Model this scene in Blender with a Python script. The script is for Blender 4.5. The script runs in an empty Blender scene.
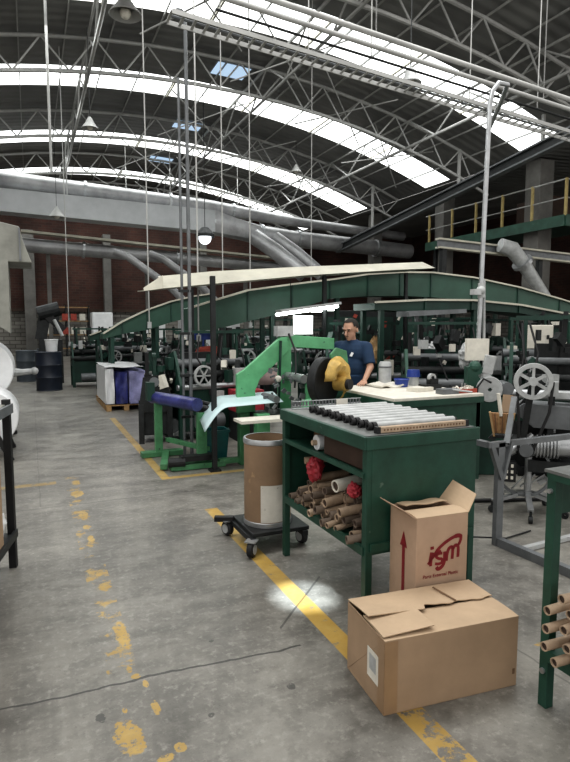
import bpy, math, random
from mathutils import Vector, Matrix, Euler
R = math.radians
rnd = random.Random(7)
scene = bpy.context.scene
COL = scene.collection

# ---------------------------------------------------------------- camera
cam_d = bpy.data.cameras.new('camera'); cam = bpy.data.objects.new('camera', cam_d); COL.objects.link(cam)
cam.location = (0, 0, 1.6); cam.rotation_euler = (R(90 - 5.56), 0, R(-23.8))
cam_d.sensor_fit = 'VERTICAL'; cam_d.sensor_height = 24; cam_d.lens = 575 / 762 * 24
cam_d.clip_start = .05; cam_d.clip_end = 200
scene.camera = cam

# ---------------------------------------------------------------- materials
def newmat(name):
    m = bpy.data.materials.new(name); m.use_nodes = True
    nt = m.node_tree; nt.nodes.clear()
    o = nt.nodes.new('ShaderNodeOutputMaterial'); b = nt.nodes.new('ShaderNodeBsdfPrincipled')
    nt.links.new(b.outputs[0], o.inputs[0])
    return m, nt, b
def mat(name, col, rough=.6, metal=0., var=.25, scale=6., bump=.0, col2=None, spots=None, emis=0, trans=0):
    m, nt, b = newmat(name); N = nt.nodes.new; L = nt.links.new
    tc = N('ShaderNodeTexCoord'); n = N('ShaderNodeTexNoise'); n.inputs['Scale'].default_value = scale
    n.inputs['Detail'].default_value = 6; n.inputs['Roughness'].default_value = .65
    L(tc.outputs['Object'], n.inputs['Vector'])
    r = N('ShaderNodeValToRGB'); e = r.color_ramp.elements
    c2 = col2 or tuple(c * (1 - var) for c in col)
    c1 = col if col2 else tuple(min(1, c * (1 + var)) for c in col)
    e[0].position = .32; e[0].color = (*c2, 1); e[1].position = .68; e[1].color = (*c1, 1)
    L(n.outputs[0], r.inputs[0]); out = r.outputs[0]
    if spots:
        n2 = N('ShaderNodeTexNoise'); n2.inputs['Scale'].default_value = scale * 3.3; n2.inputs['Detail'].default_value = 8
        L(tc.outputs['Object'], n2.inputs['Vector'])
        r2 = N('ShaderNodeValToRGB'); r2.color_ramp.elements[0].position = spots[1]; r2.color_ramp.elements[1].position = spots[1] + .06
        L(n2.outputs[0], r2.inputs[0])
        mx = N('ShaderNodeMix'); mx.data_type = 'RGBA'; L(r2.outputs[0], mx.inputs[0]); L(out, mx.inputs[6]); mx.inputs[7].default_value = (*spots[0], 1)
        out = mx.outputs[2]
    L(out, b.inputs['Base Color'])
    b.inputs['Roughness'].default_value = rough; b.inputs['Metallic'].default_value = metal
    if bump:
        bp = N('ShaderNodeBump'); bp.inputs['Strength'].default_value = bump; bp.inputs['Distance'].default_value = .02
        L(n.outputs[0], bp.inputs['Height']); L(bp.outputs[0], b.inputs['Normal'])
    if emis:
        b.inputs['Emission Color'].default_value = (*col, 1); b.inputs['Emission Strength'].default_value = emis
    if trans:
        b.inputs['Alpha'].default_value = trans
    return m
M = dict(
 green=mat('bench_green_paint', (.016,.062,.042), .48, var=.3, scale=5, bump=.1, spots=((.10,.15,.12), .70)),
 dgreen=mat('dark_green_paint', (.010,.042,.03), .5, var=.35, scale=3),
 mgreen=mat('mid_green_paint', (.03,.085,.06), .5, var=.3, scale=2.5, spots=((.10,.13,.11), .7)),
 hood=mat('conveyor_green_paint', (.03,.08,.056), .5, var=.25, scale=1.5),
 lime=mat('light_green_paint', (.13,.40,.20), .4, var=.2, scale=4, spots=((.05,.12,.07), .68)),
 lgreen=mat('green_frame_paint', (.07,.21,.10), .45, var=.3, scale=6, spots=((.03,.05,.04), .66)),
 teal=mat('teal_plastic', (.008,.10,.10), .4, var=.25, scale=8),
 steel=mat('galvanised_steel', (.42,.43,.44), .38, .75, var=.2, scale=7),
 duct=mat('silver_duct_paint', (.33,.33,.335), .4, .4, var=.3, scale=1.2),
 ductflat=mat('flat_duct_sheet', (.42,.43,.44), .5, .2, var=.14, scale=.9),
 grey=mat('grey_machine_paint', (.15,.158,.165), .45, .2, var=.25, scale=5),
 lgrey=mat('light_grey_paint', (.42,.43,.43), .45, .1, var=.2, scale=8),
 hoodgrey=mat('dull_hood_sheet', (.24,.24,.215), .6, .1, var=.25, scale=2.5),
 dark=mat('dark_steel', (.022,.024,.025), .5, .3, var=.4, scale=8),
 black=mat('black_rubber', (.012,.012,.013), .6, var=.3, scale=10),
 truss=mat('truss_grey_paint', (.40,.40,.39), .6, var=.2, scale=2),
 white=mat('white_film', (.72,.73,.74), .35, var=.08, scale=4, bump=.2),
 cream=mat('cream_sheet_panel', (.50,.48,.40), .5, var=.2, scale=1.5),
 paper=mat('off_white_paper', (.66,.63,.56), .7, var=.12, scale=9),
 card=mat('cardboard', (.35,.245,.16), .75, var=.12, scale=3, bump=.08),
 cardtop=mat('cardboard_lit_top', (.46,.34,.23), .75, var=.10, scale=4, bump=.08),  # lighter copy of the cardboard; light on box tops put into its colour
 cardpink=mat('reddish_cardboard', (.45,.315,.225), .75, var=.10, scale=4, bump=.06),
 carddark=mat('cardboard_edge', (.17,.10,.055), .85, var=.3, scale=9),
 tape=mat('brown_packing_tape', (.31,.20,.115), .3, var=.1, scale=6),
 tube=mat('paper_tube', (.40,.30,.215), .7, var=.22, scale=14),
 tubegrey=mat('dusty_grey_tube', (.17,.13,.10), .75, var=.4, scale=12),
 tubedark=mat('tube_bore_shade', (.06,.04,.03), .9, var=.3, scale=9),
 drum=mat('fibre_drum_board', (.26,.175,.11), .6, var=.15, scale=3, spots=((.40,.27,.15), .66)),
 label=mat('scuffed_label', (.62,.60,.55), .6, var=.1, scale=9, spots=((.08,.08,.08), .67)),
 ink=mat('dark_red_ink', (.20,.012,.018), .6, var=.15, scale=20),
 red=mat('red_bag', (.34,.03,.045), .5, var=.35, scale=14, bump=.5),
 redcloth=mat('red_orange_cloth', (.36,.07,.05), .8, var=.3, scale=8),
 pink=mat('pinkish_cloth', (.46,.34,.33), .8, var=.2, scale=4),
 blue=mat('blue_plastic_wrap', (.04,.045,.17), .3, var=.5, scale=5, bump=.4),
 lilac=mat('lilac_film_wrap', (.26,.26,.44), .3, var=.4, scale=4, bump=.5),
 navy=mat('navy_shirt_cloth', (.014,.038,.085), .85, var=.2, scale=6),
 trousers=mat('dark_trouser_cloth', (.02,.023,.035), .85),
 skin=mat('skin', (.46,.27,.19), .55, var=.08, scale=9),
 hair=mat('short_dark_hair', (.02,.016,.013), .8),
 brown=mat('dark_wood_board', (.055,.032,.022), .7, var=.3, scale=4),
 wood=mat('raw_wood', (.36,.23,.11), .7, var=.25, scale=7),
 yellow=mat('yellow_cover', (.48,.32,.09), .5, var=.35, scale=8, bump=.4),
 yrail=mat('yellow_rail_paint', (.42,.33,.14), .5, var=.2),
 sheet=mat('pale_blue_strip', (.52,.66,.68), .4, var=.06, scale=3),
 bluedrum=mat('blue_black_drum_paint', (.012,.018,.032), .45, var=.3, scale=3),
 greydrum=mat('grey_drum_paint', (.07,.085,.10), .5, var=.3, scale=3),
 bristle=mat('straw_bristle', (.35,.20,.10), .9, var=.4, scale=30),
 concrete=mat('column_concrete', (.16,.155,.145), .85, var=.25, scale=1.5),
 worn=mat('worn_bench_top', (.16,.165,.16), .45, .2, var=.35, scale=7),
 cyan=mat('blue_cup_plastic', (.02,.05,.26), .4),
 tray=mat('red_tray_plastic', (.30,.05,.03), .5),
)
LAMP = mat('lit_fluorescent_tube', (.93,1,.96), .5, emis=14)

# skylight
m, nt, b = newmat('translucent_skylight'); N = nt.nodes.new; L = nt.links.new
g = N('ShaderNodeNewGeometry'); n = N('ShaderNodeTexNoise'); n.inputs['Scale'].default_value = 1.1; n.inputs['Detail'].default_value = 6
L(g.outputs['Position'], n.inputs['Vector'])
mr = N('ShaderNodeMapRange'); mr.inputs[1].default_value = .3; mr.inputs[2].default_value = .65; mr.inputs[3].default_value = 1.5; mr.inputs[4].default_value = 3.1
L(n.outputs[0], mr.inputs[0]); L(mr.outputs[0], b.inputs['Emission Strength'])
b.inputs['Base Color'].default_value = (.6,.6,.58,1); b.inputs['Emission Color'].default_value = (.97,1,.985,1)
M['sky'] = m
m, nt, b = newmat('blue_tinted_skylight'); b.inputs['Emission Color'].default_value = (.5,.66,.85,1); b.inputs['Emission Strength'].default_value = .75; b.inputs['Base Color'].default_value = (.3,.4,.5,1)
M['skyb'] = m

# corrugated roof: ribs along Y are drawn as bump from position
m, nt, b = newmat('roof_sheet'); N = nt.nodes.new; L = nt.links.new
g = N('ShaderNodeNewGeometry'); sx = N('ShaderNodeSeparateXYZ'); L(g.outputs['Position'], sx.inputs[0])
w = N('ShaderNodeMath'); w.operation = 'MULTIPLY'; w.inputs[1].default_value = 18; L(sx.outputs[1], w.inputs[0])
s = N('ShaderNodeMath'); s.operation = 'SINE'; L(w.outputs[0], s.inputs[0])
bp = N('ShaderNodeBump'); bp.inputs['Strength'].default_value = .5; bp.inputs['Distance'].default_value = .03; L(s.outputs[0], bp.inputs['Height']); L(bp.outputs[0], b.inputs['Normal'])
n = N('ShaderNodeTexNoise'); n.inputs['Scale'].default_value = .6; L(g.outputs['Position'], n.inputs['Vector'])
r = N('ShaderNodeValToRGB'); r.color_ramp.elements[0].position = .3; r.color_ramp.elements[0].color = (.15,.15,.148,1); r.color_ramp.elements[1].position = .7; r.color_ramp.elements[1].color = (.24,.24,.232,1)
L(n.outputs[0], r.inputs[0]); L(r.outputs[0], b.inputs['Base Color']); b.inputs['Roughness'].default_value = .7
M['roof'] = m

# brick
m, nt, b = newmat('brick_and_whitewash'); N = nt.nodes.new; L = nt.links.new
g = N('ShaderNodeNewGeometry'); sx = N('ShaderNodeSeparateXYZ'); L(g.outputs['Position'], sx.inputs[0])
ad = N('ShaderNodeMath'); ad.operation = 'ADD'; L(sx.outputs[0], ad.inputs[0]); L(sx.outputs[1], ad.inputs[1])
cx = N('ShaderNodeCombineXYZ'); L(ad.outputs[0], cx.inputs[0]); L(sx.outputs[2], cx.inputs[1])
def brick(c1, c2, mo, sc):
    k = N('ShaderNodeTexBrick'); k.inputs['Scale'].default_value = sc; k.inputs['Color1'].default_value = (*c1,1); k.inputs['Color2'].default_value = (*c2,1); k.inputs['Mortar'].default_value = (*mo,1)
    k.inputs['Mortar Size'].default_value = .03; k.inputs['Brick Width'].default_value = .8; k.inputs['Row Height'].default_value = .3
    L(cx.outputs[0], k.inputs['Vector']); return k
k1 = brick((.085,.037,.028), (.058,.029,.023), (.075,.05,.042), 2.3)
k2 = brick((.30,.285,.26), (.20,.19,.17), (.11,.10,.09), 1.5)
gt = N('ShaderNodeMath'); gt.operation = 'GREATER_THAN'; gt.inputs[1].default_value = 2.35; L(sx.outputs[2], gt.inputs[0])
mx = N('ShaderNodeMix'); mx.data_type = 'RGBA'; L(gt.outputs[0], mx.inputs[0]); L(k2.outputs[0], mx.inputs[6]); L(k1.outputs[0], mx.inputs[7])
n = N('ShaderNodeTexNoise'); n.inputs['Scale'].default_value = .8; n.inputs['Detail'].default_value = 5; L(g.outputs['Position'], n.inputs['Vector'])
mr = N('ShaderNodeMapRange'); mr.inputs[1].default_value = .3; mr.inputs[2].default_value = .7; mr.inputs[3].default_value = .55; mr.inputs[4].default_value = 1.25; L(n.outputs[0], mr.inputs[0])
mu = N('ShaderNodeVectorMath'); mu.operation = 'SCALE'; L(mx.outputs[2], mu.inputs[0]); L(mr.outputs[0], mu.inputs['Scale'])
L(mu.outputs[0], b.inputs['Base Color']); b.inputs['Roughness'].default_value = .9
M['brick'] = m

# floor
m, nt, b = newmat('stained_concrete_floor'); N = nt.nodes.new; L = nt.links.new
g = N('ShaderNodeNewGeometry'); sx = N('ShaderNodeSeparateXYZ'); L(g.outputs['Position'], sx.inputs[0])
PX, PY = sx.outputs[0], sx.outputs[1]
def mth(op, a, c=None, d=None):
    q = N('ShaderNodeMath'); q.operation = op
    for i, v in enumerate((a, c, d)):
        if v is None: continue
        if isinstance(v, (int, float)): q.inputs[i].default_value = v
        else: L(v, q.inputs[i])
    return q.outputs[0]
def noise(sc, det=5, rough=.6, vec=None, dist=0):
    q = N('ShaderNodeTexNoise'); q.inputs['Scale'].default_value = sc; q.inputs['Detail'].default_value = det; q.inputs['Roughness'].default_value = rough
    q.inputs['Distortion'].default_value = dist
    L(vec or g.outputs['Position'], q.inputs['Vector']); return q.outputs[0]
def rect(x0, x1, y0, y1):
    a = mth('LESS_THAN', mth('ABSOLUTE', mth('SUBTRACT', PX, (x0 + x1) / 2)), (x1 - x0) / 2)
    c = mth('LESS_THAN', mth('ABSOLUTE', mth('SUBTRACT', PY, (y0 + y1) / 2)), (y1 - y0) / 2)
    return mth('MULTIPLY', a, c)
def mixc(f, a, c):
    q = N('ShaderNodeMix'); q.data_type = 'RGBA'
    if isinstance(f, float): q.inputs[0].default_value = f
    else: L(f, q.inputs[0])
    for i, v in ((6, a), (7, c)):
        if isinstance(v, tuple): q.inputs[i].default_value = (*v, 1)
        else: L(v, q.inputs[i])
    return q.outputs[2]
def step(v, a, c):
    q = N('ShaderNodeMapRange'); q.inputs[1].default_value = a; q.inputs[2].default_value = c; L(v, q.inputs[0]); return q.outputs[0]
nA = noise(.55, 8, .6); nB = noise(3.2, 10, .72); nC = noise(26, 6, .7); nD = noise(9, 8, .7)
c = mixc(step(nA, .35, .65), (.185,.175,.158), (.275,.262,.235))
c = mixc(mth('MULTIPLY', step(nB, .46, .68), .6), c, (.43,.415,.375))
c = mixc(mth('MULTIPLY', step(nB, .50, .30), .55), c, (.098,.092,.082))
c = mixc(mth('MULTIPLY', step(nC, .52, .7), .6), c, (.55,.53,.48))
nE = noise(70, 4, .7); c = mixc(mth('MULTIPLY', step(nE, .40, .28), .6), c, (.06,.058,.052)); nF = noise(1.7, 9, .75); c = mixc(mth('MULTIPLY', step(nF, .52, .62), .5), c, (.42,.40,.36)); c = mixc(mth('MULTIPLY', step(nF, .46, .36), .5), c, (.10,.095,.085))
c = mixc(mth('MULTIPLY', step(nC, .36, .24), .7), c, (.06,.06,.057))
c = mixc(mth('MULTIPLY', step(nD, .62, .72), .35), c, (.40,.39,.36))
# brushed streaks across the aisle
mp = N('ShaderNodeMapping'); mp.inputs['Scale'].default_value = (.7, 5, 1); L(g.outputs['Position'], mp.inputs[0])
nS = noise(1.6, 6, .6, mp.outputs[0]); c = mixc(mth('MULTIPLY', step(nS, .45, .7), .28), c, (.42,.40,.36))
c = mixc(mth('MULTIPLY', step(nS, .45, .3), .28), c, (.105,.10,.09))
# joints and cracks
def joint(expr, w_, x0, x1, y0, y1, amt):
    global c
    jm = mth('MULTIPLY', mth('LESS_THAN', mth('ABSOLUTE', expr), w_), rect(x0, x1, y0, y1))
    c = mixc(mth('MULTIPLY', jm, amt), c, (.03,.03,.03))
wob = mth('MULTIPLY', mth('SUBTRACT', noise(2.5, 4, .6), .5), .09)
joint(mth('ADD', mth('ADD', mth('SUBTRACT', PY, 2.54), mth('MULTIPLY', PX, .05)), wob), .007, -3, 1.18, 2, 3, .8)
joint(mth('ADD', mth('SUBTRACT', PY, 5.35), wob), .012, -6, 3, 5, 6, .3)
joint(mth('ADD', mth('SUBTRACT', PX, 2.15), wob), .006, 1.9, 2.4, .6, 2.4, .4)
joint(mth('ADD', mth('SUBTRACT', PX, .02), mth('MULTIPLY', wob, .4)), .006, -1, 1, 5.4, 25, .25)
# yellow paint
wear = noise(11, 9, .75); wear2 = noise(3.1, 7, .7)
yel = mixc(step(noise(6, 4), .3, .7), (.56,.35,.07), (.70,.48,.15))
def paint(msk, lo, hi, nz=None, amt=.92):
    global c
    c = mixc(mth('MULTIPLY', mth('MULTIPLY', msk, step(nz or wear, lo, hi)), amt), c, yel)
paint(rect(1.33, 1.44, 1.95, 4.75), .36, .42)
paint(rect(1.325, 1.445, .3, 1.95), .45, .50)
paint(rect(1.19, 1.28, 5.9, 10.2), .36, .44, amt=.75)
paint(rect(1.19, 3.0, 5.86, 5.95), .30, .38, amt=.75)
paint(rect(-.9, .18, 6.13, 6.24), .40, .48, amt=.6)
cmb = mth('ADD', mth('MULTIPLY', wear, .45), mth('MULTIPLY', wear2, .55))
paint(rect(.26, .40, 2.55, 6.4), .53, .56, cmb, .8)
flk = noise(34, 6, .7)
# thicker surviving paint flakes of the old line
def blob(x, y, rx, ry, amt=.9):
    global c
    dx = mth('DIVIDE', mth('SUBTRACT', PX, x), rx); dy = mth('DIVIDE', mth('SUBTRACT', PY, y), ry)
    d = mth('ADD', mth('MULTIPLY', dx, dx), mth('MULTIPLY', dy, dy))
    d = mth('ADD', d, mth('MULTIPLY', mth('SUBTRACT', cmb, .5), 9.0))
    c = mixc(mth('MULTIPLY', mth('MULTIPLY', step(d, 1.0, .75), step(flk, .40, .46)), amt), c, yel)
for q in [(.375,2.93,.035,.17), (.29,2.17,.055,.10), (.355,3.55,.04,.07), (.345,3.75,.03,.04), (.345,5.7,.05,.12), (.35,5.0,.04,.12), (.365,6.1,.04,.10),
          (.46,2.03,.02,.025), (.40,2.0,.03,.02), (.33,1.95,.03,.02), (.36,2.62,.015,.03), (.41,2.48,.012,.03), (.30,2.33,.012,.02), (.42,2.3,.018,.05), (.38,2.55,.02,.02), (.355,4.4,.025,.08), (.35,4.7,.03,.05), (2.02,2.35,.06,.02), (2.3,2.0,.05,.02)]: blob(*q)
for q in [(.62,2.16,.018,.02), (.2,2.32,.02,.03), (1.0,2.2,.02,.025), (-.05,1.9,.02,.02), (.78,2.7,.015,.015)]:
    yel_keep = yel; yel = (.05,.05,.048); blob(*q, .7); yel = yel_keep
joint(mth('SUBTRACT', mth('SUBTRACT', PX, PY), mth('ADD', -1.52, mth('MULTIPLY', wob, .3))), .009, 1.15, 1.63, 2.65, 3.2, .6)
q_ = N('ShaderNodeVectorMath'); q_.operation = 'SCALE'; L(c, q_.inputs[0]); nV = N('ShaderNodeMapRange'); nV.inputs[1].default_value = .35; nV.inputs[2].default_value = .65; nV.inputs[3].default_value = .56; nV.inputs[4].default_value = .86; L(noise(.9, 6, .65), nV.inputs[0]); L(nV.outputs[0], q_.inputs['Scale']); c = q_.outputs[0]
L(c, b.inputs['Base Color'])
L(step(nB, .2, .8), b.inputs['Roughness'])
rr = N('ShaderNodeMapRange'); rr.inputs[1].default_value = .3; rr.inputs[2].default_value = .7; rr.inputs[3].default_value = .28; rr.inputs[4].default_value = .55; L(nB, rr.inputs[0]); L(rr.outputs[0], b.inputs['Roughness'])
bp = N('ShaderNodeBump'); bp.inputs['Strength'].default_value = .15; bp.inputs['Distance'].default_value = .01; L(nC, bp.inputs['Height']); L(bp.outputs[0], b.inputs['Normal'])
M['floor'] = m

# ---------------------------------------------------------------- mesh builder
class MB:
    def __init__(s): s.v = []; s.f = []; s.mi = []
    def add(s, vs, fs, k=0):
        o = len(s.v); s.v += [tuple(v) for v in vs]; s.f += [tuple(i + o for i in f) for f in fs]; s.mi += [k] * len(fs); return s
    def box(s, c, d, rot=None, k=0, ch=0.):
        hx, hy, hz = d[0] / 2, d[1] / 2, d[2] / 2
        vs = [Vector((x, y, z)) for x in (-hx, hx) for y in (-hy, hy) for z in (-hz, hz)]
        if rot: 
            m_ = Euler(rot).to_matrix(); vs = [m_ @ v for v in vs]
        vs = [v + Vector(c) for v in vs]
        return s.add(vs, [(0,1,3,2),(4,6,7,5),(0,4,5,1),(2,3,7,6),(0,2,6,4),(1,5,7,3)], k)
    def cone(s, p0, p1, r0, r1=None, n=12, cap=True, k=0):
        r1 = r0 if r1 is None else r1
        p0, p1 = Vector(p0), Vector(p1); d = (p1 - p0).normalized()
        a = d.orthogonal().normalized(); b_ = d.cross(a)
        vs = []
        for p, r_ in ((p0, r0), (p1, r1)):
            vs += [p + (a * math.cos(t) + b_ * math.sin(t)) * r_ for t in [2 * math.pi * i / n for i in range(n)]]
        fs = [(i, (i + 1) % n, n + (i + 1) % n, n + i) for i in range(n)]
        if cap: fs += [tuple(range(n))[::-1], tuple(range(n, 2 * n))]
        return s.add(vs, fs, k)
    def tube(s, pts, r, n=8, k=0):
        pts = [Vector(p) for p in pts]; rings = []; prev = None
        for i, p in enumerate(pts):
            d = (pts[min(i + 1, len(pts) - 1)] - pts[max(i - 1, 0)]).normalized()
            if prev is None: a = d.orthogonal().normalized()
            else:
                a = prev - d * prev.dot(d); a = a.normalized() if a.length > 1e-5 else d.orthogonal().normalized()
            prev = a; b_ = d.cross(a); rr_ = r[i] if isinstance(r, (list, tuple)) else r
            rings.append([p + (a * math.cos(t) + b_ * math.sin(t)) * rr_ for t in [2 * math.pi * j / n for j in range(n)]])
        vs = [v for q in rings for v in q]; fs = []
        for i in range(len(pts) - 1):
            fs += [(i * n + j, i * n + (j + 1) % n, (i + 1) * n + (j + 1) % n, (i + 1) * n + j) for j in range(n)]
        fs += [tuple(range(n))[::-1], tuple(range((len(pts) - 1) * n, len(pts) * n))]
        return s.add(vs, fs, k)
    def lathe(s, prof, c=(0,0,0), axis='Z', n=24, k=0, ax=None):
        c = Vector(c)
        if ax is None: ax = {'X': Vector((1,0,0)), 'Y': Vector((0,1,0)), 'Z': Vector((0,0,1))}[axis]
        ax = Vector(ax).normalized()
        a = ax.orthogonal().normalized(); b_ = ax.cross(a); vs = []
        for r_, h in prof:
            vs += [c + ax * h + (a * math.cos(t) + b_ * math.sin(t)) * max(r_, 1e-4) for t in [2 * math.pi * i / n for i in range(n)]]
        fs = []
        for j in range(len(prof) - 1):
            fs += [(j * n + i, j * n + (i + 1) % n, (j + 1) * n + (i + 1) % n, (j + 1) * n + i) for i in range(n)]
        return s.add(vs, fs, k)
    def prism(s, poly, d, k=0, frame=None):
        # poly of 3D points (planar), extruded along vector d
        d = Vector(d); n = len(poly); vs = [Vector(p) for p in poly] + [Vector(p) + d for p in poly]
        return s.add(vs, [tuple(range(n)), tuple(range(n, 2 * n))[::-1]] + [(i, n + i, n + (i + 1) % n, (i + 1) % n) for i in range(n)], k)
    def beam(s, a, b_, w, h, k=0):
        a, b_ = Vector(a), Vector(b_); d = (b_ - a).normalized(); up = Vector((0,0,1))
        if abs(d.z) > .95: up = Vector((0,1,0))
        x = d.cross(up).normalized() * w / 2; y = x.cross(d).normalized() * h / 2
        vs = [p + i * x + j * y for p in (a, b_) for i, j in ((-1,-1),(1,-1),(1,1),(-1,1))]
        return s.add(vs, [(3,2,1,0),(4,5,6,7),(0,1,5,4),(1,2,6,5),(2,3,7,6),(3,0,4,7)], k)
    def sphere(s, c, r, n=14, sc=(1,1,1), k=0):
        m_ = max(6, n // 2); prof = []
        vs = []; fs = []; c = Vector(c)
        for j in range(m_ + 1):
            ph = math.pi * j / m_
            for i in range(n):
                t = 2 * math.pi * i / n
                vs.append(c + Vector((math.sin(ph) * math.cos(t) * sc[0], math.sin(ph) * math.sin(t) * sc[1], math.cos(ph) * sc[2])) * r)
        for j in range(m_):
            fs += [(j * n + i, (j + 1) * n + i, (j + 1) * n + (i + 1) % n, j * n + (i + 1) % n) for i in range(n)]
        return s.add(vs, fs, k)
    def grid(s, fn, nu, nv, k=0):
        vs = [fn(i / nu, j / nv) for i in range(nu + 1) for j in range(nv + 1)]
        return s.add(vs, [(i * (nv + 1) + j, (i + 1) * (nv + 1) + j, (i + 1) * (nv + 1) + j + 1, i * (nv + 1) + j + 1) for i in range(nu) for j in range(nv)], k)
    def build(s, name, mats, parent=None, smooth=False, bevel=0, solid=0, loc=None):
        me = bpy.data.meshes.new(name); me.from_pydata([tuple(v) for v in s.v], [], s.f)
        if not isinstance(mats, (list, tuple)): mats = [mats]
        for q in mats: me.materials.append(M[q] if isinstance(q, str) else q)
        me.polygons.foreach_set('material_index', s.mi)
        import bmesh
        bm = bmesh.new(); bm.from_mesh(me); bmesh.ops.remove_doubles(bm, verts=bm.verts, dist=2e-4)
        bmesh.ops.recalc_face_normals(bm, faces=bm.faces); bm.to_mesh(me); bm.free()
        o = bpy.data.objects.new(name, me); COL.objects.link(o)
        if parent: o.parent = parent
        if loc: o.location = loc
        if smooth:
            me.polygons.foreach_set('use_smooth', [True] * len(me.polygons))
            me.set_sharp_from_angle(angle=R(38))
        if solid: q = o.modifiers.new('thick', 'SOLIDIFY'); q.thickness = solid
        if bevel:
            q = o.modifiers.new('bevel', 'BEVEL'); q.width = bevel; q.segments = 2; q.limit_method = 'ANGLE'
        return o
def tag(o, label, cat, group=None, kind=None):
    o['label'] = label; o['category'] = cat
    if group: o['group'] = group
    if kind: o['kind'] = kind
    return o
def thing(name, label, cat, loc=(0,0,0), rz=0, group=None):
    o = bpy.data.objects.new(name, None); COL.objects.link(o); o.empty_display_size = .1
    o.location = loc; o.rotation_euler = (0, 0, R(rz)); return tag(o, label, cat, group)
def struct(o): o['kind'] = 'structure'; return o
def dup(root, loc, rz=None, label=None, group=None, rot=None):
    r_ = root.copy(); COL.objects.link(r_); r_.location = loc
    if rz is not None: r_.rotation_euler = (0, 0, R(rz))
    if rot is not None: r_.rotation_euler = rot
    if label: r_['label'] = label
    if group: r_['group'] = group
    for ch in list(root.children):
        q = ch.copy(); COL.objects.link(q); q.parent = r_
        for g_ in ch.children:
            d = g_.copy(); COL.objects.link(d); d.parent = q
    return r_

# ================================================================ SETTING
XC, ZC, RR = 4.5, -18.9, 28.0
def arc_z(x, off=0.): return ZC + math.sqrt((RR + off) ** 2 - (x - XC) ** 2)
Y0, Y1 = 8.0, 33.0
struct(MB().box((8, 16, -.1), (32, 44, .2)).build('floor', 'floor'))
# roof vault with gaps for the skylight bands
sky = [(12.9, 14.5), (18.1, 19.6), (24.0, 25.5), (29.6, 31.0)]
SKX = (-6., 14.85)
def strip(mb, x0, x1, y0, y1, off=0., n=None):
    n = n or max(2, int((x1 - x0) / .5))
    mb.grid(lambda u, v: (x0 + (x1 - x0) * u, y0 + (y1 - y0) * v, arc_z(x0 + (x1 - x0) * u, off)), n, 1)
rf = MB(); y = Y0
for a, b_ in sky: strip(rf, -6, 15, y, a); strip(rf, SKX[1], 15, a, b_, n=1); y = b_
strip(rf, -6, 15, y, Y1)
rf.add([(15, Y0, 7.05), (26, Y0, 7.6), (26, Y1, 7.6), (15, Y1, 7.05)], [(0,1,2,3)])
struct(rf.build('ceiling', 'roof'))
for i, (a, b_) in enumerate(sky):
    s_ = MB(); strip(s_, SKX[0], SKX[1], a, b_, .01); o = struct(s_.build('window_%d' % (i + 1), 'sky'))
    g_ = MB()
    for x in [(-6 + 2.6 * k_) for k_ in range(8)]:
        g_.beam((x, a, arc_z(x) - .03), (x, b_, arc_z(x) - .03), .05, .04)
    g_.build('window_frame', 'cream', o)
for i, (x, y_) in enumerate([(5.7, 16.9), (5.7, 22.0), (5.7, 26.9)]):
    struct(MB().grid(lambda u, v: (x - .5 + u, y_ - .42 + .84 * v, arc_z(x - .5 + u) - .02), 3, 2).build('window_%d' % (i + 5), 'skyb'))
wb = MB(); xs = [-6 + 21 * i / 24 for i in range(25)]
wb.add([(x, Y1, 0) for x in xs] + [(x, Y1, arc_z(x)) for x in xs], [(i, i + 1, 26 + i, 25 + i) for i in range(24)])
wb.add([(15, Y1, 0), (26, Y1, 0), (26, Y1, 7.6), (15, Y1, 7.05)], [(0,1,2,3)])
struct(wb.build('wall_back', 'brick'))
struct(MB().box((-6.1, 20, 3.5), (.2, 26, 7.2)).build('wall_left', 'brick'))
struct(MB().box((24.1, 20, 3.8), (.2, 26, 7.6)).build('wall_right', 'brick'))
# brick panel ledge
struct(MB().box((8, Y1 - .1, 2.38), (28, .2, .14)).build('trim_1', 'brown'))

# concrete columns
cols = [(15.7, 14.6, .62, 7.0, 'near broad concrete column standing behind the green walkway'), (15.7, 19.4, .55, 7.0, 'concrete column at far end of the green walkway'),
        (.05, 32.6, .55, 6.4, 'concrete column on back brick wall behind the black drum'), (3.9, 32.6, .4, 6.4, 'concrete column between brick panels behind the cream canopy'),
        (9.2, 32.6, .4, 6.4, 'concrete column on back wall behind the diagonal silver duct'), (15.7, 24.6, .5, 7.0, 'far concrete column beyond the walkway, near the slanted beam')]
for x, y_, w_, h_, lb in cols:
    t = thing('concrete_column', lb, 'column', (x, y_, 0))
    MB().box((0, 0, h_ / 2), (w_, w_, h_)).build('shaft', 'concrete', t, bevel=.02)
    MB().box((0, 0, .15), (w_ + .1, w_ + .1, .3)).build('plinth', 'concrete', t)

# arched roof trusses
def truss(y_, label):
    t = thing('roof_truss', label, 'truss', (XC, y_, ZC))
    P = lambda x, off: (x - XC, 0, math.sqrt((RR + off) ** 2 - (x - XC) ** 2))
    xs = [-6 + .65 * i for i in range(33)]
    MB().tube([P(x, -.14) for x in xs[::2]], .05, 6).build('top_chord', 'truss', t, True)
    MB().tube([P(x, -.95) for x in xs[::2]], .05, 6).build('bottom_chord', 'truss', t, True)
    w_ = MB()
    for i in range(32):
        a, b_ = (-.14, -.95) if i % 2 == 0 else (-.95, -.14)
        w_.cone(P(xs[i], a), P(xs[i + 1], b_), .026, n=5, cap=False)
    w_.build('web', 'truss', t)
    return t
t1 = truss(10.7, 'nearest arched lattice roof truss, crossing the top right corner')
TY = [16.0, 21.4, 26.6, 31.8]
for y_, lb in zip(TY, ['arched roof truss just in front of the longest white skylight band', 'arched roof truss between the two full-width skylight bands', 'arched roof truss right above the big silver duct', 'farthest arched roof truss against the back wall']):
    dup(t1, (XC, y_, ZC), label=lb)
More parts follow.
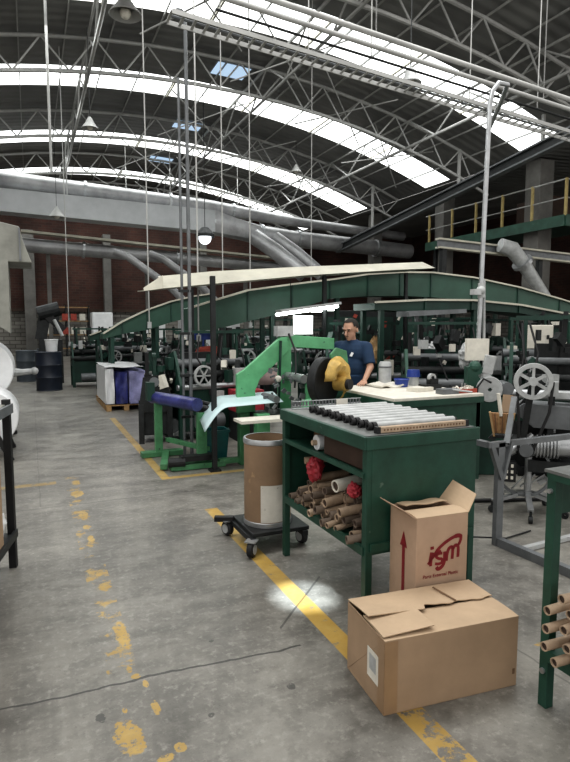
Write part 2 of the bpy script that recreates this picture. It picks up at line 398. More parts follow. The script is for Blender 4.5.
# longitudinal lattice girders + purlins
def girder(x, label):
    t = thing('lattice_girder', label, 'girder', (x, Y0, arc_z(x)))
    L_ = Y1 - Y0 - .3
    MB().cone((0, 0, -.2), (0, L_, -.2), .035, n=6).build('top_chord', 'truss', t); MB().cone((0, 0, -1.0), (0, L_, -1.0), .045, n=6).build('bottom_chord', 'truss', t)
    w_ = MB(); n_ = 19
    for i in range(n_):
        a, b_ = (-.2, -1.0) if i % 2 == 0 else (-1.0, -.2)
        w_.cone((0, L_ * i / n_, a), (0, L_ * (i + 1) / n_, b_), .026, n=5, cap=False)
    w_.build('web', 'truss', t); return t
for x, lb in [(6.4, 'lattice girder running lengthwise left of the pendant lamp'), (11.3, 'lattice girder running lengthwise above the slanted beam'), (1.6, 'lattice girder running lengthwise over the left part of the vault')]: girder(x, lb)
p0 = None
for k_ in range(19):
    x = -5.4 + 1.08 * k_
    if p0 is None:
        p0 = tag(MB().beam((0, Y0, 0), (0, Y1, 0), .03, .05).build('roof_purlin', 'truss', loc=(x, 0, arc_z(x) - .06)), 'thin straight steel purlin under the dark roof sheeting', 'purlin', 'purlins under the vault')
    else: dup(p0, (x, 0, arc_z(x) - .06))
# fine tie rods under the vault
tr = None
for k_ in range(12):
    y_ = 11.5 + 1.75 * k_; x = 2.5 + (k_ * 2.7) % 9
    pts = [Vector((x, y_, arc_z(x) - .2)), Vector((x + 2.4, y_ + 2.2, arc_z(x + 2.4) - .95))]
    o = tag(MB().cone(pts[0], pts[1], .022, n=5).cone(pts[0] + Vector((2.4, 0, arc_z(x + 2.4) - arc_z(x))), Vector((x, y_ + 2.2, arc_z(x) - .95)), .022, n=5).build('cross_brace', 'truss'), 'crossed thin brace rods between the roof trusses', 'brace', 'cross braces in the roof')

# slanted beam in front of the eave
t = thing('slanted_steel_beam', 'dark grey slanted steel beam rising to the right below the vault edge', 'beam')
MB().beam((13.5, 24.4, 5.03), (13.5, 9.0, 6.88), .22, .05).beam((13.5, 24.4, 5.33), (13.5, 9.0, 7.18), .22, .05).build('flange', 'grey', t)
MB().beam((13.5, 24.4, 5.18), (13.5, 9.0, 7.03), .05, .3).build('web', 'dark', t)
for y_ in (12.5, 16, 21.4):
    z = 5.18 + (24.4 - y_) / 15.4 * 1.85
    MB().beam((13.5, y_, z + .15), (13.5, y_, arc_z(13.5) - .1), .08, .08).build('hanger', 'truss', t)

# mezzanine walkway
t = thing('elevated_walkway', 'green elevated walkway with yellowish rail posts high at the right', 'walkway', (15.1, 13.0, 4.78))
MB().box((1.4, 3.4, .1), (2.8, 6.8, .12)).build('deck', 'dgreen', t)
MB().box((0, 3.4, .02), (.08, 6.8, .34)).box((1.4, 0, .02), (2.8, .08, .34)).build('fascia', 'mgreen', t)
MB().cone((0, 0, 1.25), (0, 6.8, 1.25), .025).cone((0, 0, .7), (0, 6.8, .7), .02).cone((0, 0, 1.25), (2.8, 0, 1.25), .025).cone((0, 0, .7), (2.8, 0, .7), .02).build('handrail', 'truss', t)
for x, y_ in [(0, 0), (0, 1.3), (0, 2.6), (0, 3.9), (0, 5.2), (0, 6.6), (1.2, 0), (2.4, 0)]:
    MB().box((x, y_, .72), (.07, .07, 1.12)).build('rail_post', 'yrail', t)
for x, y_ in [(2.6, .2), (2.6, 6.4), (.3, 6.5)]:
    MB().box((x, y_, -2.38), (.16, .16, 4.8)).build('leg', 'dark', t)
# cupboards / crates on walkway
tag(MB().box((16.9, 15.5, 5.5), (.9, 1.6, 1.0)).build('storage_crate', 'brown', bevel=.02), 'dark brown crate standing on the green walkway', 'crate')

# ---------------------------------------------------------------- ducts
def ringed(t, name, pts, r, mt, rings=(), n=20):
    o = MB().tube(pts, r, n).build(name, mt, t, True)
    for p, d, rr_ in rings:
        MB().lathe([(rr_, -.05), (rr_ + .06, -.05), (rr_ + .06, .05), (rr_, .05)], p, ax=d, n=20).build('flange', 'steel', t)
    return o
YD = 24.2
dirX = Vector((1, 0, -.08))
t = thing('main_round_duct', 'upper big round silver duct crossing the hall above the flat duct', 'duct', (0, YD, 0))
ringed(t, 'duct_run', [(-6, .6, 7.27), (0, .6, 7.03), (7.4, .6, 6.70), (11.6, .6, 6.36), (17.5, .6, 6.06)], [.34, .34, .31, .22, .21], 'duct',
       [((-2.5, .6, 7.13), dirX, .34), ((2.2, .6, 6.93), dirX, .33), ((5.6, .6, 6.78), dirX, .32), ((8.4, .6, 6.62), dirX, .29)])
for x, z in ((-1.2, 7.3), (3.8, 7.1), (8.6, 6.8)):
    MB().cone((x, .5, z), (x, .5, arc_z(x) - .3), .02, n=5).build('hanger', 'truss', t)
t = thing('flat_rectangular_duct', 'wide flat pale grey duct that tapers into a round silver pipe', 'duct', (0, YD - .4, 0))
MB().prism([(-6, 0, 5.88), (7.3, 0, 5.50), (7.3, 0, 6.40), (-6, 0, 6.66)], (0, .85, 0)).build('flat_section', 'ductflat', t, bevel=.01)
tp = MB(); n_ = 24; ra = []; rb = []
for i in range(n_):
    a = 2 * math.pi * i / n_; c_, s_ = math.cos(a), math.sin(a); m_ = max(abs(c_), abs(s_))
    ra.append((7.3, .42 + .42 * c_ / m_, 5.95 + .45 * s_ / m_)); rb.append((9.4,   .42 + .42 * c_, 5.58 + .42 * s_))
tp.add(ra + rb, [(i, (i + 1) % n_, n_ + (i + 1) % n_, n_ + i) for i in range(n_)]); tp.build('taper', 'duct', t, True)
ringed(t, 'round_section', [(9.4, .42, 5.58), (11, .42, 5.50), (17.5, .42, 5.25)], [.42, .37, .35], 'duct', [((9.5, .42, 5.57), dirX, .42), ((11.3, .42, 5.48), dirX, .37), ((15.5, .42, 5.32), dirX, .36)])
for sx_ in (0, 1):
    MB().tube([(9.0 + sx_ * .95, -.1 - sx_ * .1, 5.4), (9.7 + sx_ * .95, -.9, 4.7), (10.7 + sx_ * .85, -1.6, 3.7)], .34 - .06 * sx_, 16).build('branch_pipe', 'duct', t, True)
MB().lathe([(.36, -.04), (.43, -.04), (.43, .04), (.36, .04)], (7.3, .42, 5.95), axis='X', n=20).build('flange', 'steel', t)
for x in (-2.5, 1.5, 5.5):
    MB().cone((x, .4, 6.5), (x, .4, arc_z(x) - .3), .02, n=5).build('hanger', 'truss', t)
t = thing('lower_round_duct', 'thinner round silver duct running lower along the brick wall', 'duct', (0, 26.2, 0))
ringed(t, 'duct_run', [(-.2, 0, 4.86), (5, 0, 4.68), (10.2, 0, 4.44), (13, 0, 4.3)], [.29, .28, .26, .24], 'duct', [((2.2, 0, 4.78), dirX, .29), ((6.2, 0, 4.62), dirX, .28)])
for x in (4.2, 5.7):
    MB().tube([(x - .8, -.2, 4.75), (x - .2, -.25, 4.55), (x + 1.6, -.3, 3.3), (x + 2.2, -.3, 2.7)], .17, 12).build('branch_pipe', 'duct', t, True)
MB().beam((-.2, -.1, 5.38), (13, -.1, 4.72), .5, .09).build('tray_cover', 'cream', t)
for x in (.8, 4.9, 9.6): MB().beam((x, .3, 0), (x, .3, 4.6), .16, .16).build('support_post', 'concrete', t)
t = thing('rail_girder', 'long pale rusty rail beam below the walkway at the right', 'rail beam', (0, 13, 0))
MB().beam((10.3, 0, 3.95), (20, -.3, 3.55), .2, .05).beam((10.3, 0, 3.72), (20, -.3, 3.32), .2, .05).build('flange', 'cream', t)
MB().beam((10.3, 0, 3.83), (20, -.3, 3.43), .04, .24).build('web', 'grey', t)
for x in (10.5, 14.1): MB().beam((x, 0, 0), (x, 0, 3.72 - (x - 10.3) * .041), .14, .14).build('post', 'dark', t)
t = thing('hopper_pipe', 'silver elbow pipe with collar dropping from the rail beam at the right', 'pipe', (12.6, 12.7, 0))
MB().tube([(-.35, 0, 3.85), (0, -.1, 3.75), (.35, -.1, 3.45), (1.4, -.2, 2.3), (1.9, -.2, 1.5)], [.2, .22, .2, .14, .14], 14).build('pipe_run', 'lgrey', t, True)
MB().lathe([(.2, -.05), (.3, -.05), (.3, .05), (.2, .05)], (.42, -.1, 3.38), ax=(1, 0, -1), n=16).build('collar', 'steel', t)
MB().box((1.95, -.2, .8), (.5, .5, 1.6)).build('receiver', 'dgreen', t)

# overhead service pipes
def hung(name, lb, cat, pts, r, mt, n=10, grp=None):
    t = thing(name, lb, cat, pts[0], 0, grp); q = [Vector(p) - Vector(pts[0]) for p in pts]
    MB().tube(q, r, n).build('pipe_run', mt, t, True)
    for f_ in (.25, .6, .85):
        p = q[0].lerp(q[-1], f_); MB().cone(p + Vector((0, 0, r)), p + Vector((0, 0, 2.2)), .008, n=5).build('hanger_rod', 'truss', t)
    return t
hung('service_pipe', 'topmost of the grey service pipes crossing the upper right', 'pipe', [(1.9, 6, 5.10), (7.0, 6, 4.70), (9.5, 6, 4.50)], .032, 'truss')
hung('service_pipe', 'second grey service pipe from the top, just below the topmost one', 'pipe', [(1.9, 6, 4.96), (7.0, 6, 4.57), (9.5, 6, 4.37)], .028, 'truss')
hung('service_pipe', 'thin dark conduit between the grey pipes and the cable ladder', 'pipe', [(1.9, 6.1, 4.88), (7.0, 6.1, 4.50), (9.5, 6.1, 4.30)], .014, 'dark')
t = thing('cable_ladder', 'pale slatted cable ladder hanging under the grey service pipes', 'cable tray', (1.5, 6.35, 4.9))
a, b_ = Vector((0, 0, 0)), Vector((8, 0, -.62))
MB().beam(a, b_, .015, .05).build('side_rail', 'truss', t); MB().beam(a + Vector((0, .25, 0)), b_ + Vector((0, .25, 0)), .015, .05).build('side_rail', 'truss', t)
w_ = MB()
for i in range(60):
    p = a.lerp(b_, i / 59); w_.beam(p, p + Vector((0, .25, 0)), .03, .012)
w_.build('rungs', 'truss', t)
MB().tube([a + Vector((0, .08, .03)), b_ + Vector((0, .08, .03))], .02, 6).build('cable', 'black', t); MB().tube([a + Vector((0, .16, .03)), b_ + Vector((0, .16, .03))], .016, 6).build('cable', 'grey', t)
for f_ in (.2, .5, .8):
    p = a.lerp(b_, f_); MB().cone(p, p + Vector((0, 0, 2.2)), .008, n=5).build('hanger_rod', 'truss', t)

# curved conduit on the right
t = thing('bent_conduit_pole', 'tall galvanised conduit with hooked top beside the winding machine', 'conduit', (4.55, 5.0, .0))
pts = [(0, 0, .9), (.03, 0, 2.5), (.06, 0, 3.95), (.09, 0, 4.1), (.17, 0, 4.2), (.3, 0, 4.2), (.5, .3, 4.15), (.9, .9, 4.1)]
MB().tube(pts, .026, 10).build('pipe', 'steel', t, True)
MB().cone((.11, 0, .9), (.06, .0, 2.1), .016).build('second_conduit', 'lgrey', t)
MB().sphere((.0, -.02, 1.98), .05).box((-.07, -.02, 1.96), (.1, .07, .06)).cone((.03, 0, 1.9), (.03, 0, 2.06), .04).build('clamp', 'lgrey', t, True)

# pendant lamps
def pendant(name, lb, loc, r, top, mt='lgrey'):
    t = thing(name, lb, 'lamp', loc)
    MB().lathe([(.03, .26 * r / .2), (.06, .22 * r / .2), (.12 * r / .2, .10 * r / .2), (r, 0), (r * .97, -.01), (.11 * r / .2, .08 * r / .2)], n=20).build('shade', mt, t, True)
    MB().sphere((0, 0, .03), r * .35).build('bulb', 'paper', t, True)
    MB().cone((0, 0, .2 * r / .2), (0, 0, top - loc[2]), .008, n=5).build('cord', 'dark', t)
pendant('pendant_lamp', 'round pendant lamp hanging below the service pipes, upper right', (4.72, 6.6, 4.78), .15, 7.2)
pendant('pendant_lamp', 'broad pale pendant lamp near the top left corner', (2.0, 12.5, 7.82), .33, 8.8, 'truss')
pendant('pendant_lamp', 'small conical pendant lamp over the left part of the hall', (1.5, 15, 6.3), .2, 8.6, 'truss')
pendant('pendant_lamp', 'conical pendant lamp hanging before the brick wall column', (1.0, 22, 5.35), .28, 8.5, 'truss')
pendant('pendant_lamp', 'pendant lamp far down the hall, right of the small blue roof lights', (9.5, 20.5, 7.4), .22, 8.5, 'truss')
t = thing('globe_lamp', 'bright round lamp hanging under the flat silver duct', 'lamp', (5.17, 18, 4.34))
MB().sphere((0, 0, 0), .2).build('bulb', mat('bright_lamp', (.9,.95,1), .5, emis=2.5), t, True); MB().lathe([(.30, .02), (.30, .12), (.12, .32), (.05, .34)], n=20).build('shade', 'dark', t, True)
MB().cone((0, 0, .3), (0, 0, 4.4), .012, n=5).build('cord', 'dark', t)

# power drops (thin vertical conduits from the roof to the machines)
for x, y_, z0, z1, r_, lb in [(.56, 14, 5.0, 8.6, .03, 'thin vertical conduit hanging at far left of the vault'), (.95, 16.5, 1.1, 8.7, .012, 'thin cable dropping to the dark green cabinets'),
      (1.72, 9.2, 1.6, 7.9, .01, 'thin cable dropping behind the cream canopy tip'), (2.35, 8.6, 1.4, 7.9, .012, 'thin vertical rod just right of the hooked conduit'),
      (3.9, 10.5, 1.6, 8.3, .012, 'thin cable dropping over the middle of the green conveyor'), (5.7, 11.5, 2.5, 8.4, .01, 'thin cable dropping right of the diagonal duct'), (3.0, 9.4, 1.4, 8.0, .01, 'thin cable hanging through the cream canopy line')]:
    t = thing('hanging_conduit', lb, 'conduit', (x, y_, z0)); MB().cone((0, 0, 0), (0, 0, z1 - z0), r_, n=6).build('rod', 'truss', t); MB().box((0, 0, 0), (.06, .05, .1)).build('end_box', 'lgrey', t)
t = thing('hooked_conduit_pole', 'tall grey conduit with hooked top standing behind the blue roller frame', 'conduit', (1.74, 6.75, 0))
MB().tube([(0, 0, 0), (0, 0, 5.0), (.0, 0, 5.10), (-.04, 0, 5.13), (-.1, 0, 5.13)], .022, 8).build('pipe', 'grey', t, True)
MB().cone((-.09, 0, 0), (-.09, 0, 4.4), .016, n=6).build('second_conduit', 'grey', t)
w_ = MB()
for z in (.5, 1.0, 1.5, 2.0): w_.box((-.045, 0, z), (.16, .04, .03))
w_.build('bracket', 'dark', t)
tag(MB().beam((1.8, 6.0, 0), (1.8, 6.0, 2.12), .05, .05).box((1.8, 6.0, .01), (.12, .12, .02)).build('dark_steel_post', 'dark'), 'thin dark steel post on the yellow line in front of the pale blue strip', 'post')

# ================================================================ OVERHEAD GREEN CONVEYORS
def conveyor(lb, y_, prof, dep, legs, lip=True, mt='hood', lipmt='cream'):
    t = thing('overhead_conveyor', lb, 'conveyor', (0, y_, 0))
    mb = MB(); n_ = len(prof)
    for yy in (0, dep):
        for i in range(n_ - 1):
            x0, t0, b0 = prof[i]; x1, t1_, b1 = prof[i + 1]
            mb.add([(x0, yy, b0), (x1, yy, b1), (x1, yy, t1_), (x0, yy, t0)], [(0,1,2,3)])
    for i in range(n_ - 1):
        x0, t0, b0 = prof[i]; x1, t1_, b1 = prof[i + 1]
        mb.add([(x0, 0, t0), (x1, 0, t1_), (x1, dep, t1_), (x0, dep, t0)], [(0,1,2,3)])
        mb.add([(x0, 0, b0), (x1, 0, b1), (x1, dep, b1), (x0, dep, b0)], [(0,1,2,3)])
    for j in (0, -1):
        x0, t0, b0 = prof[j]; mb.add([(x0, 0, b0), (x0, dep, b0), (x0, dep, t0), (x0, 0, t0)], [(0,1,2,3)])
    mb.build('side_panel', mt, t)
    if lip:
        l_ = MB()
        for i in range(n_ - 1): l_.beam((prof[i][0], -.03, prof[i][1] + .01), (prof[i + 1][0], -.03, prof[i + 1][1] + .01), .06, .03)
        l_.build('edge_lip', lipmt, t)
    for i in range(1, n_ - 1): MB().beam((prof[i][0], -.01, prof[i][2]), (prof[i][0], -.01, prof[i][1]), .03, .02).build('seam_strip', 'dgreen', t)
    for x in legs:
        zz = None
        for i in range(n_ - 1):
            if prof[i][0] <= x <= prof[i + 1][0]:
                f_ = (x - prof[i][0]) / (prof[i + 1][0] - prof[i][0]); zz = prof[i][2] * (1 - f_) + prof[i + 1][2] * f_
        for yy in (.05, dep - .05): MB().beam((x, yy, 0), (x, yy, zz), .07, .07).build('leg', 'dgreen', t)
    return t
conveyor('long arched green overhead conveyor above the worker', 9.0, [(2.32, 1.86, 1.50), (2.7, 1.98, 1.52), (3.3, 2.16, 1.66), (4.1, 2.28, 1.84), (4.83, 2.38, 2.06), (5.6, 2.5, 2.12), (6.3, 2.56, 2.14), (7.0, 2.58, 2.13), (8.0, 2.52, 2.08), (9.2, 2.36, 1.98), (10.4, 2.14, 1.82), (11.6, 1.9, 1.62)], .55, [2.9, 3.75, 5.0, 6.9, 9.1])
conveyor('darker arched conveyor descending to the left behind the hooked conduit', 12.0, [(1.32, 1.42, 1.32), (1.7, 1.66, 1.42), (2.2, 1.9, 1.5), (2.7, 2.08, 1.66), (3.2, 2.2, 1.78), (3.6, 2.26, 1.84)], .5, [1.5, 2.4, 3.4])
conveyor('low dark green conveyor with pale edge at the right, below the long arch', 7.2, [(4.6, 1.92, 1.82), (5.5, 1.97, 1.80), (6.4, 1.98, 1.84), (7.4, 1.92, 1.80), (8.8, 1.74, 1.62)], .6, [4.75, 6.5, 8.5], mt='dgreen')
conveyor('short inclined conveyor low behind the dark green cabinets', 14.6, [(1.3, 1.35, 1.2), (2.0, 1.6, 1.42), (2.8, 1.72, 1.52)], .5, [1.5, 2.6], mt='dgreen')
# cream canopy
t = thing('cream_canopy', 'long cream sheet canopy tapering to a point above the green conveyors', 'canopy', (1.3, 8.0, 0))
pr = [(0.13, 2.10, 2.07), (.4, 2.28, 2.11), (1.2, 2.38, 2.2), (2.6, 2.50, 2.36), (4.2, 2.62, 2.50), (5.0, 2.68, 2.56)]
mb = MB()
for i in range(5):
    x0, t0, b0 = pr[i]; x1, t1_, b1 = pr[i + 1]; w0 = .05 if i == 0 else .35
    mb.add([(x0, 0, b0), (x1, 0, b1), (x1, w0 if i == 0 else .35, t1_), (x0, .02 if i == 0 else .35, t0)], [(0,1,2,3)])
    mb.add([(x0, 0, b0), (x1, 0, b1), (x1, .8, b1 + .02), (x0, .5 if i == 0 else .8, b0 + .02)], [(0,1,2,3)])
mb.build('panel', 'cream', t, solid=.015)
MB().beam((.9, .4, 0), (.9, .4, 2.15), .05, .05).build('post', 'dark', t); MB().beam((3.1, .4, 0), (3.1, .4, 2.4), .05, .05).build('post', 'dark', t); MB().beam((4.7, .4, 0), (4.7, .4, 2.5), .05, .05).build('post', 'dark', t)

# fluorescent fittings
def fluoro(lb, a, b_, w_=.22):
    t = thing('fluorescent_light', lb, 'light', a); a = Vector(a); b_ = Vector(b_); d = b_ - a
    MB().beam((0, 0, .05), d + Vector((0, 0, .05)), w_, .04).build('reflector', 'lgrey', t)
    MB().cone((0, 0, 0), d, .022, n=8).build('lamp_tube', LAMP, t, True); MB().cone((0, .07, 0), d + Vector((0, .07, 0)), .022, n=8).build('lamp_tube', LAMP, t, True)
    for f_ in (.2, .8): MB().cone(d * f_ + Vector((0, 0, .06)), d * f_ + Vector((0, 0, .5)), .006, n=5).build('hanger_rod', 'dark', t)
fluoro('lit fluorescent fitting under the green arch above the light green press', (3.5, 8.2, 1.76), (4.55, 8.2, 1.9))
fluoro('short lit fluorescent fitting beyond the worker, near his right', (5.6, 11.2, 1.9), (6.2, 11.2, 1.92))
tag(MB().box((4.0, 8.35, 1.6), (.34, .02, .3)).build('white_notice_board', mat('board_with_glow', (.9,.93,.93), .5, emis=.35)), 'bright white board hanging from the lit fluorescent fitting', 'board')  # faint glow in the material stands for light falling on the board
tag(MB().prism([(4.95, 6.85, 1.72), (6.0, 6.85, 1.78), (6.0, 6.85, 1.84), (4.95, 6.85, 1.80)], (0, .3, 0)).beam((5.2, 7.0, 0), (5.2, 7.0, 1.74), .05, .05).build('grey_sheet_hood', 'grey'), 'grey sheet hood on a post under the pale-edged low conveyor', 'hood')

# ================================================================ FOREGROUND
# ---- green bench
BX0, BX1, BY0, BY1 = 1.555, 2.275, 2.475, 3.57
t = thing('green_workbench', 'dark green steel bench with open shelves full of paper tubes', 'workbench', (BX0, BY0, 0))
W, D, H = BX1 - BX0, BY1 - BY0, 1.03
MB().box((W / 2, D / 2, H - .015), (W, D, .03)).build('bench_top', 'worn', t, bevel=.004)
MB().box((W / 2, .01, H - .035), (W + .02, .03, .07)).box((-.005, D / 2, H - .035), (.03, D, .07)).box((W, D / 2, H - .035), (.03, D, .07)).box((W / 2, D, H - .035), (W, .03, .07)).build('top_rim', 'green', t, bevel=.004)
for x, y_ in ((.02, .03), (W - .02, .03), (.02, D - .02), (W - .02, D - .02)):
    MB().box((x, y_, .48), (.04, .045, .96)).build('leg', 'green', t, bevel=.003)
MB().box((W / 2, .012, .70), (W - .06, .012, .56)).build('end_panel', 'green', t)
MB().box((W / 2, D - .012, .70), (W - .06, .012, .56)).build('end_panel', 'green', t)
MB().box((W - .012, D / 2, .70), (.012, D - .06, .56)).build('back_panel', 'dgreen', t)
MB().box((W / 2, D / 2, .403), (W - .03, D - .03, .018)).box((.005, D / 2, .412), (.022, D - .06, .045)).build('shelf', 'green', t)
MB().box((W / 2, D / 2, .815), (W - .03, D - .03, .014)).box((.005, D / 2, .82), (.022, D - .06, .028)).build('shelf', 'green', t)
MB().box((W / 2, -.003, .44), (W - .04, .012, .045)).build('end_rail', 'green', t)
ZS = .413
tag(MB().box((BX0 + .045, BY0 + .29, .895), (.018, .52, .13)).build('dark_board', 'brown', bevel=.003), 'dark brown board closing the near half of the bench upper shelf', 'board')
tag(MB().box((BX0 + .35, BY1 - .17, .882), (.3, .18, .115)).build('brown_carton', 'carddark', bevel=.003), 'low brown carton at far end of the bench upper shelf', 'carton')
t = thing('white_roll', 'small white roll lying on the bench upper shelf beside the dark board', 'roll', (BX0 + .04, BY0 + .66, .875)); MB().cone((0, 0, 0), (.18, 0, 0), .048, n=16).build('wound_film', 'white', t, True); MB().cone((-.03, 0, 0), (.2, 0, 0), .017, n=10).build('core', 'tube', t)

# ---- tube template
def tube_obj(lb, grp, L_=.26, r_=.024, mt='tube'):
    t = thing('cardboard_tube', lb, 'tube', (0, 0, 0), 0, grp)
    MB().lathe([(r_, 0), (r_, L_), (r_ * .8, L_), (r_ * .8, 0), (r_, 0)], axis='X', n=14).build('wall', mt, t, True)
    MB().cone((.008, 0, 0), (L_ - .008, 0, 0), r_ * .8, n=12).build('bore_shade_plug', 'tubedark', t)  # solid dark plug stands for the shade inside the hollow tube
    return t
HL = 'short brown paper tube in the heap on the green bench lower shelf'
tA = tube_obj(HL, 'paper tubes heaped in the green bench', .24, .023); tB = tube_obj(HL, 'paper tubes heaped in the green bench', .21, .0185); tB2 = tube_obj(HL, 'paper tubes heaped in the green bench', .26, .027)
tD = tube_obj(HL, 'paper tubes heaped in the green bench', .23, .024, 'tubegrey')
first = {id(tA): 1, id(tB): 1, id(tB2): 1, id(tD): 1}
def put(tt, loc, rot):
    if first.get(id(tt)):
        first[id(tt)] = 0; tt.location = loc; tt.rotation_euler = rot; return tt
    return dup(tt, loc, rot=rot)
z = ZS + .03; row = 0
ys0, ys1 = BY0 + .085, BY1 - .08
while row < 5:
    y_ = ys0 + (.03 if row % 2 else 0) + (row * .05 if row > 1 else 0)
    lim = ys1 - (0.03 * row)
    while y_ < lim:
        tt = rnd.choice([tA, tB, tB2, tD, tD])
        if row < 3 or rnd.random() < (.7 if row == 3 else .35):
            put(tt, (BX0 + rnd.uniform(-.045, .09) - (.0 if row < 2 else -.02 * row), y_, z + rnd.uniform(-.003, .003)), (rnd.uniform(0, 3), R(rnd.uniform(-9, 5)), R(rnd.uniform(-15, 15))))
        y_ += .060
    z += .049; row += 1
def short(lb, loc, rot, L_, r_, mt):
    t = tube_obj(lb, None, L_, r_, mt); del_grp = t.pop('group', None); t.location = loc; t.rotation_euler = rot; return t
short('thick white paper tube on top of the tube heap in the bench', (BX0 + .02, BY0 + .38, .672), (0, R(-4), R(8)), .2, .036, 'paper')
short('fat green and white tube lying at the back of the bench tube heap', (BX0 + .17, BY0 + .30, .725), (0, 0, R(-14)), .22, .038, 'lgreen')
short('brown tube standing out over the far end of the tube heap', (BX0 + .04, BY1 - .27, .725), (0, R(-3), R(-14)), .18, .023, 'tube')
def rag(lb, c_, s_, mt, seed):
    rr_ = random.Random(seed); mb = MB(); mb.sphere((0, 0, 0), 1, 26, s_)
    dirs = [(Vector((rr_.gauss(0, 1), rr_.gauss(0, 1), rr_.gauss(0, 1))).normalized(), rr_.uniform(-.35, .35)) for _ in range(14)]
    out = []
    for v in mb.v:
        n_ = Vector((v[0] / s_[0], v[1] / s_[1], v[2] / s_[2])).normalized()
        k_ = 1 + sum(a * max(0, n_.dot(d)) ** 7 for d, a in dirs)
        out.append(tuple(Vector(v) * (k_ + .10 * math.sin(n_.x * 9 + seed) * math.sin(n_.y * 11) + .08 * math.sin(n_.z * 17 + n_.x * 6) + rr_.uniform(-.05, .05))))
    mb.v = out
    return tag(mb.build('crumpled_bag', mt, None, False, loc=c_), lb, 'bag')
rag('crumpled red plastic bag at far end of the bench tube heap', (BX0 + .06, BY1 - .38, .70), (.05, .06, .07), 'red', 2)
rag('small crumpled dark red bag on the near end of the tube heap', (BX0 + .05, BY0 + .21, .69), (.04, .045, .04), 'red', 5)

# ---- rollers on the bench top
rod = None
for i in range(9):
    y_ = 2.645 + i * .086
    if rod is None:
        rod = thing('metal_roller', 'pale metal roller with black ribbed end lying on the bench top', 'roller', (1.665, y_, 1.052), 0, 'rollers laid side by side on the bench top')
        MB().cone((.045, 0, 0), (.575, 0, 0), .0205, n=14).build('barrel', 'lgrey', rod, True)
        MB().lathe([(.008, -.01), (.0215, -.01), (.0215, .012), (.013, .012), (.013, .02), (.0215, .02), (.0215, .045)], axis='X', n=14).build('end_cap', 'black', rod)
        MB().cone((.575, 0, 0), (.595, 0, 0), .013, n=10).build('end_cap', 'black', rod)
    else: dup(rod, (1.665 + rnd.uniform(-.006, .006), y_, 1.052))
t = thing('perforated_bar', 'perforated beige square bar nearest the front edge of the bench top', 'bar', (1.665, 2.545, 1.031))
MB().box((.285, 0, .017), (.57, .032, .032)).build('bar', 'tube', t, bevel=.003)
MB().box((.58, 0, .017), (.022, .034, .034)).build('end_cap', 'black', t); MB().box((-.010, 0, .017), (.022, .034, .034)).build('end_cap', 'black', t)
w_ = MB()
for i in range(26): w_.box((.025 + i * .0208, -.0165, .017), (.009, .002, .010))
w_.build('perforation', 'carddark', t)
t = thing('slotted_rail', 'grey slotted metal rail standing at the far edge of the bench top', 'rail', (1.60, 3.51, 1.031))
MB().box((.27, 0, .020), (.54, .018, .005)).box((.27, 0, .052), (.54, .011, .005)).box((.27, 0, .002), (.54, .03, .004)).build('rail', 'steel', t)
w_ = MB()
for i in range(22): w_.box((.012 + i * .0245, 0, .036), (.010, .009, .030))
w_.build('rungs', 'grey', t); MB().box((.38, -.012, .032), (.09, .003, .045)).build('card', 'paper', t)

# ---- fibre drum on dolly
dx, dy = 1.56, 3.86
t = thing('drum_dolly', 'low dark steel dolly on large casters under the brown fibre drum', 'dolly', (dx, dy, 0))
MB().box((.02, .0, .135), (.44, .44, .03)).build('deck', 'dark', t, bevel=.006)
MB().box((-.2, 0, .105), (.04, .48, .035)).build('side_frame', 'dark', t); MB().box((.2, 0, .105), (.04, .48, .035)).build('side_frame', 'dark', t)
MB().beam((-.2, .2, .13), (-.33, .26, .13), .05, .035).build('tow_bar', 'black', t)
for cx_, cy_, a in ((-.24, .22, 20), (-.22, -.25, -40), (.21, -.15, 10), (.21, .22, 35)):
    w_ = MB().lathe([(.012, -.022), (.048, -.022), (.055, -.014), (.055, .014), (.048, .022), (.012, .022)], (cx_, cy_, .056), ax=(math.cos(R(a)), math.sin(R(a)), 0), n=24).build('caster', 'black', t, True)
    MB().cone((cx_ - .028 * math.cos(R(a)), cy_ - .028 * math.sin(R(a)), .056), (cx_ + .028 * math.cos(R(a)), cy_ + .028 * math.sin(R(a)), .056), .034, n=14).build('hub', 'lgrey', w_, True)
    MB().box((cx_, cy_, .115), (.08, .07, .01), rot=(0, 0, R(a))).build('fork', 'steel', t)
t = thing('fibre_drum', 'brown fibre drum with scuffed white label standing on the dolly', 'drum', (dx, dy, .152))
r_ = .172; h_ = .63
MB().lathe([(0, 0), (r_, 0), (r_, h_), (r_ - .008, h_), (r_ - .008, .02), (0, .02)], n=40).build('body', 'drum', t, True)
MB().lathe([(r_ + .001, h_ - .035), (r_ + .006, h_ - .03), (r_ + .006, h_ - .005), (r_ + .002, h_ + .004), (r_ - .012, h_ + .004)], n=40).build('top_rim', 'steel', t, True)
MB().lathe([(r_ + .001, 0), (r_ + .005, 0), (r_ + .005, .03), (r_ + .001, .035)], n=40).build('bottom_rim', 'steel', t, True)
a0, a1 = R(-128), R(-66)
MB().grid(lambda u, v: ((r_ + .002) * math.cos(a0 + (a1 - a0) * u), (r_ + .002) * math.sin(a0 + (a1 - a0) * u), .04 + .27 * v), 14, 1).build('label', 'label', t, True)
t['label'] = 'brown fibre drum with scuffed white label standing on the dolly'

